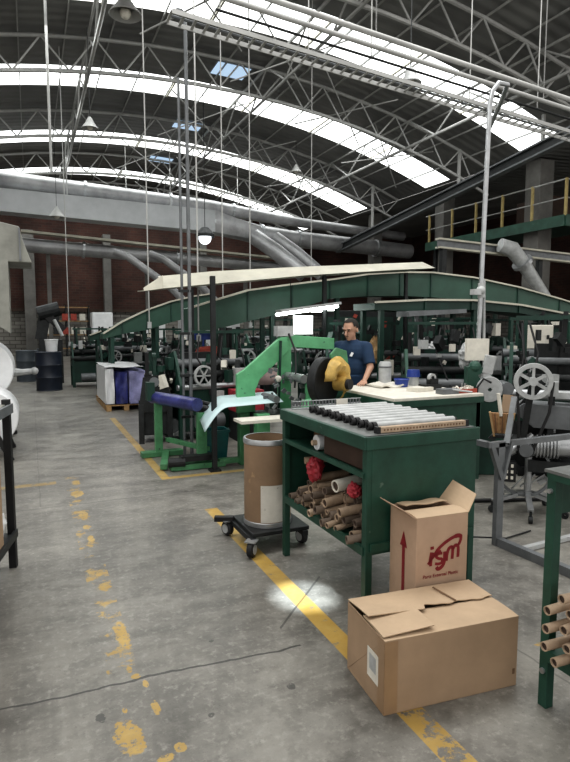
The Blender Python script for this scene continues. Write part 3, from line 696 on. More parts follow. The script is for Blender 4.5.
# ---- large carton
bw, bd, bh, th_ = .66, .36, .322, .005
t = thing('large_cardboard_box', 'large closed brown cardboard box in front, with a white label on its side', 'box', (1.265, 1.865, 0), -5.5)
MB().box((bw / 2, th_ / 2, bh / 2), (bw, th_, bh)).box((bw / 2, bd - th_ / 2, bh / 2), (bw, th_, bh)).box((th_ / 2, bd / 2, bh / 2), (th_, bd - .01, bh)).box((bw - th_ / 2, bd / 2, bh / 2), (th_, bd - .01, bh)).box((bw / 2, bd / 2, .003), (bw, bd, .005)).build('walls', 'card', t, bevel=.002)
fl = MB()
fl.grid(lambda u, v: (.0 + bw * u, .0 + bd * .52 * v, bh + .001 + .004 * math.sin(v * 3) + (.010 * max(0, .35 - u) * v * 3)), 14, 6)
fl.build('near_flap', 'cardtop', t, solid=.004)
fl = MB()
def ff(u, v):
    e = .52 + (.018 * math.sin(u * 23) + .01 * math.sin(u * 51) if v > .9 else 0)
    if u < .45 and v > .9: e = .60
    return (bw * u, bd - bd * e * v * (.96), bh + .012 + .022 * v * max(0, 1 - u * 1.25))
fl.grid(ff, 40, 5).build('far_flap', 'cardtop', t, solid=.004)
MB().grid(lambda u, v: (.0 + .24 * v, bd * .04 + bd * .52 * u, bh + .012 + .012 * v + .004 * math.sin(u * 3)), 6, 6).build('side_flap', 'cardtop', t, solid=.004)
MB().box((.445, bd * .70, bh + .0205), (.008, .15, .003), rot=(0, 0, R(10))).build('slit', 'carddark', t)
MB().box((-.001, bd * .28, bh * .5), (.0015, .10, .13)).build('white_label', 'paper', t)['label'] = 'white shipping label'
MB().box((-.0018, bd * .28, bh * .53), (.001, .06, .07)).build('label_print', 'lgrey', t)
MB().box((-.001, .03, bh / 2), (.0012, .06, bh - .01)).box((.03, -.001, bh / 2), (.06, .0012, bh - .01)).build('packing_tape', 'tape', t)
MB().box((bw - .018, -.0012, .07), (.012, .001, .025)).build('print_mark', 'carddark', t)

# ---- logo carton
bw2, bd2, bh2 = .30, .245, .668
t = thing('logo_cardboard_box', 'tall cardboard box with red ism logo and open flaps, against the bench', 'box', (1.672, 2.212, 0), -3.5)
MB().box((bw2 / 2, .003, bh2 / 2), (bw2, .005, bh2)).box((bw2 / 2, bd2 - .003, bh2 / 2), (bw2, .005, bh2)).box((.003, bd2 / 2, bh2 / 2), (.005, bd2 - .01, bh2)).box((bw2 - .003, bd2 / 2, bh2 / 2), (.005, bd2 - .01, bh2)).box((bw2 / 2, bd2 / 2, .003), (bw2, bd2, .005)).build('walls', 'cardpink', t, bevel=.002)
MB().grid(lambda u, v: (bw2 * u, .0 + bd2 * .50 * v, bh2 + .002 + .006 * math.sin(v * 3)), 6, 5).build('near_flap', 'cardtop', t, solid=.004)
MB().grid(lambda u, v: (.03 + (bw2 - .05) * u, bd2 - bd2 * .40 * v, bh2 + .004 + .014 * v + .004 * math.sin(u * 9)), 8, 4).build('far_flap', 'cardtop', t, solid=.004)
MB().grid(lambda u, v: (0 - .062 * v, bd2 * (.0 + 1.0 * u) + .03 * v * (1 - u) , bh2 + .045 * v), 4, 4).build('left_flap', 'cardpink', t, solid=.004)
MB().grid(lambda u, v: (bw2 + .085 * v, bd2 * u + (.05 * v) * (1 - u) + .0 * v, bh2 + .07 * v + .025 * u * v), 4, 4).build('right_flap', 'cardtop', t, solid=.004)
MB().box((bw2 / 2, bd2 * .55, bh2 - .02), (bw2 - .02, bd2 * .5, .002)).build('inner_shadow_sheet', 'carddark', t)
def ribbon(mb, pts, w_, fn):
    n_ = len(pts); 
    for i in range(n_):
        p = Vector(pts[i]); a = Vector(pts[max(0, i - 1)]); c_ = Vector(pts[min(n_ - 1, i + 1)]); d = (c_ - a).normalized(); nn = Vector((-d.y, d.x))
        ww = 1.3 * (w_[i] if isinstance(w_, list) else w_) / 2
        mb.v.append(fn(p + nn * ww)); mb.v.append(fn(p - nn * ww))
    o = len(mb.v) - 2 * n_
    for i in range(n_ - 1): mb.f.append((o + 2 * i, o + 2 * i + 2, o + 2 * i + 3, o + 2 * i + 1)); mb.mi.append(0)
def smoothp(pts, k_=6):
    out = []
    P_ = [Vector(p) for p in pts]; P_ = [P_[0] * 2 - P_[1]] + P_ + [P_[-1] * 2 - P_[-2]]
    for i in range(1, len(P_) - 2):
        for j in range(k_):
            u = j / k_; a, b_, c_, d = P_[i - 1:i + 3]
            out.append(.5 * ((2 * b_) + (c_ - a) * u + (2 * a - 5 * b_ + 4 * c_ - d) * u * u + (3 * b_ - a - 3 * c_ + d) * u ** 3))
    out.append(P_[-2]); return out
# logo drawn in pixels of a 70-unit wide crop, mapped on the front face
def lf(p): 
    return (.018 + (p[0] - 5.5) / 48 * .265, -.0012, .664 - (p[1] + 8) / 70 * .39)
lg = MB()
ribbon(lg, [(18.6, 23.5), (17.3, 30), (17.5, 36)], [3.2, 3, 2.2], lf)                         # i
ribbon(lg, [(18.5, 18.2), (18.7, 21.0)], 2.8, lf)
ribbon(lg, smoothp([(14.5, 34), (17, 31), (22, 26.5), (28, 23)]), 1.8, lf)
ribbon(lg, smoothp([(29.5, 25.6), (25.5, 25.8), (23, 28), (26, 30.2), (29, 31), (29, 34.2), (25.5, 35), (22, 34.4)]), 2.0, lf)   # s
ribbon(lg, smoothp([(32, 24.5), (32, 31), (31, 36), (28, 39), (25, 39.6), (23.5, 37.5)]), 2.6, lf)
ribbon(lg, smoothp([(34, 33.5), (34.5, 28), (36, 23), (38.5, 21.3), (40.5, 23), (40.2, 32.5)]), 2.4, lf)   # m
ribbon(lg, smoothp([(40.5, 24), (42.5, 20.8), (45, 20.5), (46.5, 23), (46.4, 31.5)]), 2.4, lf)
ribbon(lg, smoothp([(20.5, 27), (25, 21.5), (32, 16.5), (40, 12.8), (46, 11.6), (49, 13), (48.7, 16.5), (46.5, 20.5)]), [1.2] + [2.4] * 20 + [3] * 10 + [2.2] * 11 + [1.0], lf)
lg.build('logo_print', 'ink', t)
def text_mesh(name, body, size, mt, parent, mtx):
    cu = bpy.data.curves.new(name, 'FONT'); cu.body = body; cu.size = size; cu.extrude = 0; cu.offset = .0004
    o = bpy.data.objects.new(name + '_tmp', cu); COL.objects.link(o)
    dg = bpy.context.evaluated_depsgraph_get(); me = bpy.data.meshes.new_from_object(o.evaluated_get(dg))
    bpy.data.objects.remove(o); me.name = name; me.transform(mtx); me.materials.clear(); me.materials.append(M[mt])
    o = bpy.data.objects.new(name, me); COL.objects.link(o); o.parent = parent; return o
text_mesh('small_print', 'Parts External Plastic', .0245, 'ink', t, Matrix.Translation((.04, -.0012, .36)) @ Matrix.Rotation(R(90), 4, 'X'))
ar = MB().prism([(-.0012, .125, .15), (-.0012, .10, .15), (-.0012, .10, .50), (-.0012, .125, .50)], (-.0003, 0, 0)).prism([(-.0012, .145, .49), (-.0012, .08, .49), (-.0012, .1125, .57)], (-.0003, 0, 0))
ar.build('arrow_print', 'ink', t)

# ---- right front rack
t = thing('green_tube_rack', 'green steel rack cut off by the right edge, holding paper tubes', 'rack', (1.9, 1.0, 0))
for x, y_ in ((.03, .65), (.03, .02), (.72, .65), (.72, .02)):
    MB().beam((x, y_, 0), (x, y_, 1.0), .042, .042).build('leg', 'green', t, bevel=.002)
MB().box((.38, .34, .24), (.72, .64, .02)).box((.02, .34, .235), (.025, .62, .05)).build('shelf', 'green', t)
MB().box((.38, .66, .91), (.7, .012, .17)).box((.38, .66, .995), (.74, .03, .03)).box((.02, .34, .99), (.03, .64, .03)).build('top_rail', 'green', t)
MB().box((.38, .34, 1.01), (.76, .68, .012)).build('bench_top', 'worn', t)
MB().cone((.0, .65, .16), (.06, .65, .16), .012).cone((-.005, .65, .93), (.02, .65, .93), .01).build('bolt', 'steel', t)
RL = 'paper tube sticking out of the right green rack'
tC = tube_obj(RL, 'paper tubes in the right green rack', .42, .019)
k_ = 0
for (y_, z) in [(1.55, .31), (1.50, .27), (1.44, .27), (1.47, .335), (1.40, .33), (1.54, .39), (1.56, .45), (1.49, .40), (1.43, .39), (1.36, .28), (1.32, .33), (1.37, .38), (1.48, .465), (1.40, .45), (1.52, .51)]:
    lc = (1.835 + rnd.uniform(-.03, .05), y_ + .03, z + .012); ro = (0, R(rnd.uniform(-2, 2)), R(rnd.uniform(-4, 4)))
    if k_ == 0: tC.location = lc; tC.rotation_euler = ro
    else: dup(tC, lc, rot=ro)
    k_ += 1

# ---- left rack
t = thing('left_shelf_rack', 'dark steel shelf rack cut off by the left edge', 'rack', (-1.215, 3.10, 0), -12)
for x, y_ in ((.82, 1.2), (.04, 1.2), (.04, -2.2), (.82, -2.2)):
    MB().beam((x, y_, 0), (x, y_, 1.12), .045, .045).build('leg', 'black', t)
MB().box((.43, -.5, 1.05), (.84, 3.46, .03)).box((.845, -.5, 1.06), (.02, 3.46, .06)).build('shelf', 'grey', t)
MB().box((.43, -.5, .22), (.84, 3.42, .02)).box((.845, -.5, .23), (.02, 3.42, .05)).build('shelf', 'dark', t)
t = thing('tall_carton', 'tall brown carton on lower shelf of the left rack', 'carton', (-.93, 3.0, .232), -12)
MB().box((.27, .42, .27), (.54, 1.1, .54)).build('walls', 'card', t, bevel=.004); MB().box((.27, .42, .542), (.5, .8, .004)).build('top_flap', 'carddark', t)
rag('crumpled white bag at the far end of the left rack lower shelf', (-.25, 3.95, .34), (.05, .05, .10), 'white', 8)
o = tag(MB().grid(lambda u, v: (.03 + .79 * u, .1 + 1.08 * v, .018 * math.sin(u * 9) * math.sin(v * 7)), 12, 12).build('folded_tarp', 'hoodgrey', solid=.006), 'crumpled grey sheet covering the top of the left rack', 'cloth')
o.location = (-1.215, 3.10, 1.085); o.rotation_euler = (0, 0, R(-12))
# rolls on a stand
def roll(lb, loc, r_, L_, rz):
    t = thing('film_roll', lb, 'roll', loc, rz)
    MB().lathe([(.045, 0), (r_ * .97, 0), (r_, .015), (r_, L_ - .015), (r_ * .97, L_), (.045, L_), (.045, 0)], axis='Y', n=40).build('wound_film', 'white', t, True)
    MB().lathe([(.028, -.03), (.045, -.03), (.045, L_ + .03), (.028, L_ + .03), (.028, -.03)], axis='Y', n=16).build('core', 'tube', t, True)
    return t
roll('big white film roll, the upper one at the left edge', (-.62, 8.3, 1.02), .40, .9, 0)
roll('white film roll, the lower one at the left edge', (-.50, 7.5, .50), .33, .75, 0)
t = thing('wrapped_axle', 'white wrapped axle end sticking out right of the upper film roll', 'axle', (-.28, 9.0, .93)); MB().tube([(0, 0, 0), (.15, 0, .0), (.28, 0, .01)], [.07, .045, .04]).build('shaft', 'lgrey', t, True); MB().sphere((.31, 0, .012), .055).build('end_knob', 'lgrey', t, True)
t = thing('roll_trestle', 'dark steel trestle carrying the white film rolls at the left edge', 'trestle', (-.62, 8.7, 0))
for y_, z, x in ((-.48, 1.02, 0), (.58, 1.02, 0), (-1.27, .50, .12), (-.40, .50, .12)):
    for s_ in (-1, 1): MB().beam((x, y_, z), (x + s_ * (.36 if z > .6 else .24), y_, 0), .05, .06).build('leg', 'black', t)
MB().cone((0, -.52, 1.02), (0, .62, 1.02), .03).build('axle_bar', 'dark', t); MB().cone((.12, -1.32, .50), (.12, -.36, .50), .03).build('axle_bar', 'dark', t)
t = thing('sheet_metal_hood', 'grey sheet metal hood cut off at the left edge', 'hood', (-.28, 8.0, 0))
MB().prism([(-.9, 0, 2.0), (0, 0, 2.0), (.17, 0, 2.38), (.08, 0, 2.38), (.22, 0, 2.38), (.16, 0, 2.62), (.10, 0, 2.86), (-.1, 0, 2.90), (-.9, 0, 2.9)][0:2] + [(.04, 0, 2.38), (.33, 0, 2.38), (.24, 0, 2.64), (.20, 0, 2.82), (.0, 0, 2.86), (-.9, 0, 2.95)], (0, .9, 0)).build('canopy', 'hoodgrey', t, bevel=.01)
MB().prism([(-.3, 0, 1.75), (.05, -.02, 1.5), (.06, -.02, 2.4), (-.3, 0, 2.4)], (0, .6, 0)).build('chute', 'hoodgrey', t); MB().box((.20, -.01, 2.6), (.02, .02, .4)).build('seam', 'grey', t)
MB().box((-1.3, .45, 1.0), (.5, .6, 2.0)).build('body', 'grey', t)

# ================================================================ MIDGROUND MACHINES
# blue-roller unwind frame
t = thing('unwind_frame', 'small green steel frame with a blue roller beside the yellow floor line', 'machine', (1.3, 6.15, 0))
for x in (.08, .42):
    for y_ in ((.15,) if x > .2 else (.75,)):
        pass
MB().beam((.42, .08, .05), (.42, .08, .62), .11, .07).build('upright', 'lgreen', t, bevel=.004); MB().beam((.08, .8, .05), (.08, .8, .72), .09, .07).build('upright', 'lgreen', t, bevel=.004)
MB().box((.36, .05, .035), (.62, .14, .06)).box((.12, .82, .035), (.5, .14, .06)).box((.08, .45, .045), (.08, .8, .06), rot=(0, 0, R(-14))).box((.34, .45, .2), (.06, .8, .05), rot=(0, 0, R(22))).build('base', 'lgreen', t, bevel=.004)
MB().cone((.04, .9, .72), (.36, .02, .72), .075, n=20).build('roller', 'blue', t, True); MB().cone((.2, .95, .66), (.52, .05, .64), .05, n=14).cone((.3, .95, .72), (.6, .1, .68), .03, n=12).build('guide_roller', 'dark', t, True)
MB().box((.36, .02, .13), (.4, .12, .06)).cone((.02, .0, .1), (.2, -.02, .1), .05).build('pedal', 'dark', t); MB().box((.0, .86, .8), (.09, .14, .22)).build('gear_box', 'dgreen', t)
# strip
def stripf(u, v):
    k_ = min(1, u / .3)
    return (1.62 + .92 * u + .08 * v, 5.80 + .5 * v - .05 * (1 - k_), .49 + .24 * math.sin(k_ * math.pi / 2) + .03 * max(0, u - .2) + .06 * v)
t = tag(MB().grid(stripf, 24, 3).build('pale_blue_strip', 'sheet', None, True, solid=.006), 'wide pale blue strip of film curving down from the press', 'strip')
# teal bin
t = thing('teal_bin', 'teal plastic bin standing under the pale blue strip', 'bin', (1.93, 6.45, 0))
bn = MB(); a_, b_ = .15, .12
bn.add([(-a_ * .8, -b_ * .8, 0), (a_ * .8, -b_ * .8, 0), (a_ * .8, b_ * .8, 0), (-a_ * .8, b_ * .8, 0), (-a_, -b_, .38), (a_, -b_, .38), (a_, b_, .38), (-a_, b_, .38)], [(0,1,2,3), (0,1,5,4), (1,2,6,5), (2,3,7,6), (3,0,4,7)])
bn.build('body', 'teal', t, solid=.008); MB().box((0, -b_, .37), (a_ * 2.1, .02, .03)).box((0, b_, .37), (a_ * 2.1, .02, .03)).box((-a_, 0, .37), (.02, b_ * 2, .03)).box((a_, 0, .37), (.02, b_ * 2, .03)).build('rim', 'teal', t)
# light green press
t = thing('light_green_press', 'light green press with sloping side plate left of the worker', 'press', (2.1, 5.75, 0))
MB().prism([(.02, .4, .60), (.02, .4, 1.04), (.12, .4, 1.10), (.56, .4, 1.46), (.66, .4, 1.46), (.66, .4, 1.30), (.30, .4, .98), (.24, .4, .85), (.24, .4, .60)], (0, .06, 0)).build('sloping_side_plate', 'lime', t, bevel=.006)
MB().prism([(.56, .46, .55), (.56, .46, 1.46), (.72, .46, 1.48), (.72, .46, .55)], (0, .05, 0)).prism([(.72, .46, 1.34), (.72, .46, 1.48), (1.3, .46, 1.44), (1.3, .46, 1.30)], (0, .05, 0)).build('rear_frame', 'lime', t, bevel=.005)
MB().prism([(.70, .0, .62), (.70, .0, .98), (.80, .0, 1.16), (.9, .0, 1.2), (.9, .0, .62)], (0, .05, 0)).build('side_plate', 'lime', t, bevel=.006)
MB().prism([(1.06, .1, .62), (1.06, .1, 1.26), (1.14, .1, 1.34), (1.27, .1, 1.30), (1.31, .1, 1.05), (1.31, .1, .62)], (0, .05, 0)).build('side_plate', 'lgreen', t, bevel=.006)
for x, y_ in ((.1, .42), (1.2, .1), (1.2, .42)): MB().box((x, y_, .3), (.12, .1, .6)).build('leg', 'lgreen', t, bevel=.005)
MB().box((.2, .1, .32), (.15, .12, .62)).build('leg', 'lime', t, bevel=.005)
MB().box((.72, .25, .58), (1.1, .5, .05)).build('bed', 'dark', t); MB().beam((.52, .38, .6), (.55, .38, 1.42), .02, .03).build('rib', 'dgreen', t)
MB().cone((.66, -.02, 1.0), (.66, .44, 1.0), .05).build('roller', 'steel', t, True); MB().cone((.95, .02, .85), (.95, .44, .85), .06).build('roller', 'dark', t, True); MB().cone((.36, .05, .78), (.36, .44, .78), .04).build('roller', 'grey', t, True)
rr_ = random.Random(5); fb = MB()
for k_ in range(44): fb.box((rr_.uniform(.3, 1.2), rr_.uniform(-.02, .36), rr_.uniform(.62, 1.12)), (rr_.uniform(.015, .06), .03, rr_.uniform(.015, .06)), rot=(0, rr_.random() * 3, 0))
fb.build('fittings', 'grey', t)['kind'] = 'stuff'
MB().sphere((.50, .34, .98), .04).build('oil_cup', 'paper', t, True)
MB().box((.62, .46, 1.53), (.2, .12, .12)).build('switch_box', 'lgrey', t); MB().tube([(.66, .4, 1.5), (.7, .3, 1.3), (.66, .2, 1.1), (.6, .1, .9)], .012, 6).build('cable', 'black', t)
MB().box((.15, -.12, .60), (.62, .26, .03)).build('side_table', 'paper', t)
MB().box((.5, .42, .06), (1.4, .06, .06)).build('base_rail', 'lgreen', t)
# yellow wheel
t = thing('grinding_wheel', 'big dark disc with crumpled yellow cover beside the worker', 'wheel', (2.78, 5.3, 1.02), 28)
MB().lathe([(.02, -.05), (.235, -.05), (.25, -.035), (.25, .035), (.235, .05), (.02, .05)], axis='Y', n=40).build('disc', 'dark', t, True)
rr_ = random.Random(3); mb = MB()
mb.grid(lambda u, v: ((.03 + .20 * v) * math.cos(R(-75 + 260 * u)) + .07, -.10 - .09 * math.sin(v * 2.9) + rr_.uniform(-.012, .012), (.03 + .20 * v) * math.sin(R(-75 + 260 * u)) + .03), 22, 6)
mb.build('yellow_cover', 'yellow', t, True, solid=.015)
MB().cone((.11, -.08, -.03), (.11, -.22, -.03), .075, n=16).build('hub', 'yellow', t, True); MB().cone((.11, -.22, -.03), (.11, -.26, -.03), .055, n=16).build('hub_nut', 'black', t, True)
MB().prism([(-.14, .08, -.2), (.18, .08, -.2), (.3, .08, -1.02), (-.26, .08, -1.02)], (0, .1, 0)).build('stand', 'lime', t, bevel=.005)

# man's table
t = thing('green_work_table', 'long dark green table with pale top in front of the worker', 'table', (3.14, 4.55, 0))
MB().box((.55, .62, .885), (1.1, 1.24, .03)).build('table_top', 'paper', t, bevel=.004); MB().box((.55, .03, .6), (1.06, .02, .5)).box((.02, .62, .6), (.02, 1.18, .5)).box((1.08, .62, .6), (.02, 1.18, .5)).build('side_panel', 'green', t)
MB().box((.55, .0, .84), (1.1, .02, .06)).box((0, .62, .84), (.02, 1.24, .06)).build('rim', 'green', t)
for x, y_ in ((.04, .05), (1.06, .05), (.04, 1.19), (1.06, 1.19)): MB().box((x, y_, .43), (.06, .06, .86)).build('leg', 'green', t)
TZ = .902
def on_table(name, lb, cat, x, y_, parts, rz=0):
    t = thing(name, lb, cat, (x, y_, TZ), rz)
    for nm, mb, mt in parts: mb.build(nm, mt, t, True)
tag(MB().grid(lambda u, v: (3.52 + .32 * u, 5.35 + .34 * v, TZ + .025 + .02 * math.sin(u * 8) * math.cos(v * 9)), 10, 10).build('white_rag', 'paper', solid=.02), 'pile of crumpled off-white cloth on the table beside the worker', 'cloth')
on_table('paper_pad', 'white paper pad lying at the middle of the pale table top', 'paper', 3.78, 5.0, [('sheets', MB().box((0, 0, .02), (.24, .16, .04)), 'paper')], 10)
on_table('blue_cup', 'blue plastic tub on the table behind the paper pad', 'tub', 3.84, 5.42, [('body', MB().lathe([(0, 0), (.07, 0), (.085, .09), (.075, .09), (.06, .01), (0, .01)], n=20), 'cyan'), ('rim', MB().lathe([(.083, .08), (.092, .085), (.083, .095)], n=20), 'cyan')])
on_table('blue_cup', 'taller blue container with white base on the pale table', 'container', 4.06, 5.5, [('body', MB().lathe([(0, 0), (.06, 0), (.065, .1), (0, .1)], n=20), 'lgrey'), ('lid', MB().lathe([(0, .18), (.07, .18), (.08, .1), (0, .1)], n=20), 'cyan')])
on_table('steel_canister', 'upright pale grey canister right of the worker hand', 'canister', 3.80, 5.70, [('body', MB().lathe([(0, 0), (.075, 0), (.075, .24), (.06, .27), (0, .27)], n=20), 'lgrey'), ('collar', MB().lathe([(.077, .2), (.082, .21), (.077, .22)], n=20), 'grey')])
on_table('metal_pan', 'shallow grey metal pan left of the red tray', 'pan', 3.88, 4.68, [('body', MB().box((0, 0, .025), (.2, .12, .05)), 'grey'), ('handle', MB().cone((.02, -.05, .045), (.2, -.14, .02), .01), 'lgrey')])
t = thing('red_parts_tray', 'red tray full of small metal parts on the pale table', 'tray', (4.1, 4.72, TZ))
MB().box((0, 0, .01), (.26, .16, .02)).box((0, -.08, .02), (.26, .01, .04)).box((0, .08, .02), (.26, .01, .04)).box((-.13, 0, .02), (.01, .16, .04)).box((.13, 0, .02), (.01, .16, .04)).build('tray_body', 'tray', t)
pb = MB(); q = random.Random(4)
for i in range(26): pb.box((q.uniform(-.11, .11), q.uniform(-.06, .06), .03 + q.uniform(0, .02)), (.04, .015, .015), rot=(q.random() * 3, q.random() * 3, q.random() * 3))
o = pb.build('metal_parts', 'paper', t); o['kind'] = 'stuff'
on_table('small_vise', 'small dark vise with pale ring at back of the table', 'vise', 3.95, 5.05, [('base', MB().box((0, 0, .03), (.22, .12, .06)), 'dark'), ('jaw', MB().box((.03, 0, .09), (.1, .08, .06)), 'dark'), ('ring', MB().lathe([(.02, -.02), (.045, -.02), (.045, .02), (.02, .02)], (.02, 0, .13), axis='Y', n=16), 'lgrey')])

# winding machine right of the table
t = thing('winding_machine', 'green and light grey winding machine at the end of the pale table', 'machine', (4.45, 4.75, 0), -30)
MB().box((.05, .1, .42), (.4, .4, .84)).build('base_cabinet', 'dgreen', t, bevel=.01)
MB().box((.0, 0, 1.02), (.12, .1, .2), rot=(0, R(-35), 0)).box((.02, -.02, 1.18), (.11, .08, .2), rot=(0, R(12), 0)).build('arm_cover', 'lgrey', t, bevel=.01)
MB().box((-.12, .05, 1.0), (.16, .2, .3)).sphere((-.12, 0, 1.15), .07).build('gear_case', 'green', t); MB().lathe([(.02, -.03), (.13, -.03), (.14, 0), (.13, .03), (.02, .03)], (.02, -.08, .92), axis='Y', n=24).build('disc', 'lgrey', t, True)
MB().tube([(-.12, -.16, .78), (-.12, -.16, .95), (-.06, -.16, 1.04), (.02, -.16, 1.0)], .012).build('hose', 'black', t)
MB().cone((.2, -.1, .93), (.2, .15, .93), .07).build('motor', 'grey', t, True); MB().box((-.05, .25, 1.33), (.24, .1, .24)).build('control_box', 'paper', t); MB().beam((-.05, .25, .84), (-.05, .25, 1.3), .04, .04).build('post', 'dark', t)
wm = MB()
for i in range(7): wm.cone((-.25 + .03 * i, -.02, .84), (-.25 + .03 * i, -.02, .98), .008)
wm.build('spindle_rack', 'steel', t)

# ---- right gray frame and machine
t = thing('grey_angle_frame', 'grey angle-iron floor frame with braced post right of the bench', 'frame', (3.06, 3.1, 0))
MB().beam((0, 0, 0), (.0, 0, .76), .06, .04).build('post', 'grey', t); MB().beam((-.09, .0, .76), (.0, -.02, .50), .05, .03).beam((.09, .0, .76), (.0, -.02, .50), .05, .03).build('brace', 'grey', t)
MB().beam((0, 0, .03), (.07, -1.3, .03), .05, .06).build('floor_rail', 'grey', t); MB().beam((.03, -.18, .02), (1.3, -.1, .02), .04, .03).build('floor_rail', 'lgrey', t)
MB().beam((-.12, .0, .75), (1.3, .0, .75), .04, .04).beam((.04, -.02, .75), (.24, .12, 1.06), .04, .03).build('top_rail', 'grey', t); MB().beam((1.25, 0, 0), (1.25, 0, .84), .06, .05).build('post', 'grey', t)
MB().beam((-.1, .0, .75), (-.12, .35, .75), .05, .04).build('top_rail', 'grey', t)
def P_(px, py, d=0): return ((px - 537) * .0084, d, 1.14 - (py - 376) * .0084)
t = thing('belt_drive_machine', 'grey machine with large spoked flywheel and black belt', 'machine', (3.80, 3.52, 0), -43)
fw = MB()
fw.lathe([(.115, -.02), (.148, -.02), (.152, 0), (.148, .02), (.115, .02), (.112, 0), (.115, -.02)], P_(537, 376, -.08), axis='Y', n=40)
fw.build('flywheel_rim', 'lgrey', t, True)
sp = MB(); c_ = Vector(P_(537, 376, -.08)); sp.cone(c_ - Vector((0, .04, 0)), c_ + Vector((0, .06, 0)), .035, n=16)
for i in range(6):
    a = R(30 + 60 * i); sp.beam(c_, c_ + Vector((math.cos(a) * .118, 0, math.sin(a) * .118)), .022, .026)
sp.build('flywheel_spokes', 'lgrey', t)
b_ = MB(); c2 = Vector(P_(533, 444, -.08))
b_.tube([c_ + Vector((.15, 0, 0)), c_ + Vector((.13, 0, -.25)), c2 + Vector((.06, 0, .02)), c2 + Vector((.04, 0, -.045)), c2 + Vector((0, 0, -.06)), c2 + Vector((-.045, 0, -.04)), c2 + Vector((-.06, 0, .02)), c_ + Vector((-.10, 0, -.3)), c_ + Vector((-.12, 0, -.09))], .012)
b_.build('drive_belt', 'black', t, True)
MB().cone(c2 - Vector((0, .03, 0)), c2 + Vector((0, .03, 0)), .055, n=20).build('motor_pulley', 'grey', t, True)
mo = MB().cone(c2 + Vector((.06, .10, .02)), c2 + Vector((.34, .14, .02)), .085, n=24)
for i in range(7): mo.lathe([(.085, -.006), (.1, -.006), (.1, .006), (.085, .006)], c2 + Vector((.09 + i * .026, .105, .02)), axis='X', n=24)
mo.build('motor', 'steel', t, True)
MB().beam(P_(537, 376, .0), P_(530, 440, .02), .05, .05).beam(P_(548, 378, .1), P_(500, 440, .1), .03, .05).beam(P_(556, 378, .1), P_(556, 470, .1), .05, .05).build('bracket', 'dark', t)
MB().prism([P_(520, 408, .05), P_(530, 400, .05), P_(590, 402, .05), P_(590, 425, .05), P_(540, 424, .05)], (0, .3, 0)).build('sheet_cover', 'grey', t, bevel=.004)
MB().box(P_(556, 384, .05), (.08, .1, .12)).box(P_(575, 392, .2), (.3, .1, .05)).build('bearing_block', 'lgrey', t)
MB().box(P_(517, 468, -.02), (.13, .12, .16)).build('switch_box', 'black', t)
sw = MB()
for i in range(2): 
    for j in range(3): sw.box((P_(516 + i * 5, 461 + j * 6)[0], -.085, P_(516, 461 + j * 6)[2]), (.02, .01, .025))
sw.build('switch_buttons', 'paper', t)
MB().lathe([(.20, -.012), (.222, -.012), (.222, .012), (.20, .012), (.20, -.012)], P_(533, 468, .02), axis='Y', n=40).build('guard_ring', 'grey', t, True)
MB().box(P_(560, 462, .15), (.4, .3, .1)).build('mount_plate', 'dark', t)
gd = MB()
for i in range(5): gd.beam(P_(522 + i * 8, 490 - i * 3, .1), P_(535 + i * 9, 474 - i, .1), .012, .012)
gd.build('grill_bars', 'steel', t)
lw = MB(); q = random.Random(12)
for i in range(30):
    p = P_(q.uniform(512, 572), q.uniform(425, 482), q.uniform(.08, .3)); a_ = q.uniform(.02, .07); lw.box(p, (a_ * q.uniform(.6, 2.2), .05, a_ * q.uniform(.6, 1.8)), rot=(0, q.random() * 3, 0), k=q.choice([0, 0, 1, 2]))
lw.build('machine_fittings', ['dark', 'grey', 'steel'], t)['kind'] = 'stuff'
MB().box(P_(552, 452, .33), (.55, .03, .48)).build('rear_plate', 'dark', t)
MB().cone(P_(520, 448, .02), P_(540, 432, .06), .03, n=12).cone(P_(512, 452, .0), P_(522, 446, .02), .045, n=14).build('tensioner', 'steel', t, True)
# star base
sb = Vector(P_(537, 492, .06)); 
MB().cone((sb.x, sb.y, .17), (sb.x, sb.y, .6), .03).build('column', 'steel', t)
for i in range(5):
    a = R(200 + 72 * i); e = Vector((sb.x + .3 * math.cos(a), sb.y + .3 * math.sin(a), .10))
    lgx = MB().beam((sb.x, sb.y, .18), e, .045, .03).build('leg', 'steel', t)
    MB().lathe([(.008, -.015), (.03, -.015), (.03, .015), (.008, .015)], (e.x, e.y, .03), ax=(math.sin(a), -math.cos(a), 0), n=16).box((e.x, e.y, .075), (.02, .02, .05)).build('caster', 'dark', lgx, True)
pipe = tag(MB().cone((2.75, 4.26, .02), (4.6, 3.6, .02), .016).build('floor_pipe', 'black'), 'thin black pipe lying on the floor behind the grey frame', 'pipe')
tag(MB().tube([(2.30, 2.7, .62), (2.5, 2.9, .33), (2.8, 3.1, .10), (3.2, 3.15, .01), (3.5, 3.2, .008)], .006, 6).build('loose_cable', 'black'), 'thin black cable drooping from the bench to the floor', 'cable')
# broom / hand brush
t = thing('hand_brush', 'upturned brush with pale wooden handle and straw bristles', 'brush', (3.19, 3.22, .775), -43)
MB().cone((-.01, 0, .15), (-.035, 0, .32), .014, n=10).build('handle', 'paper', t, True)
MB().prism([(-.085, 0, .17), (.075, 0, .17), (.05, 0, .02), (-.055, 0, .02)], (0, .04, 0)).build('bristle_bundle', 'bristle', t)
for a, b_ in (((-.09, -.01, .18), (-.055, -.01, .0)), ((.08, -.01, .18), (.052, -.01, .0))): MB().beam(a, b_, .014, .05).build('side_slat', 'wood', t)
for k_ in range(5): MB().beam((-.055 + k_ * .027, -.006, .165), (-.04 + k_ * .02, -.006, .02), .008, .006).build('straw_row', 'wood' if k_ % 2 else 'carddark', t)
MB().box((0, .02, -.005), (.14, .08, .02)).build('base_clamp', 'dark', t)
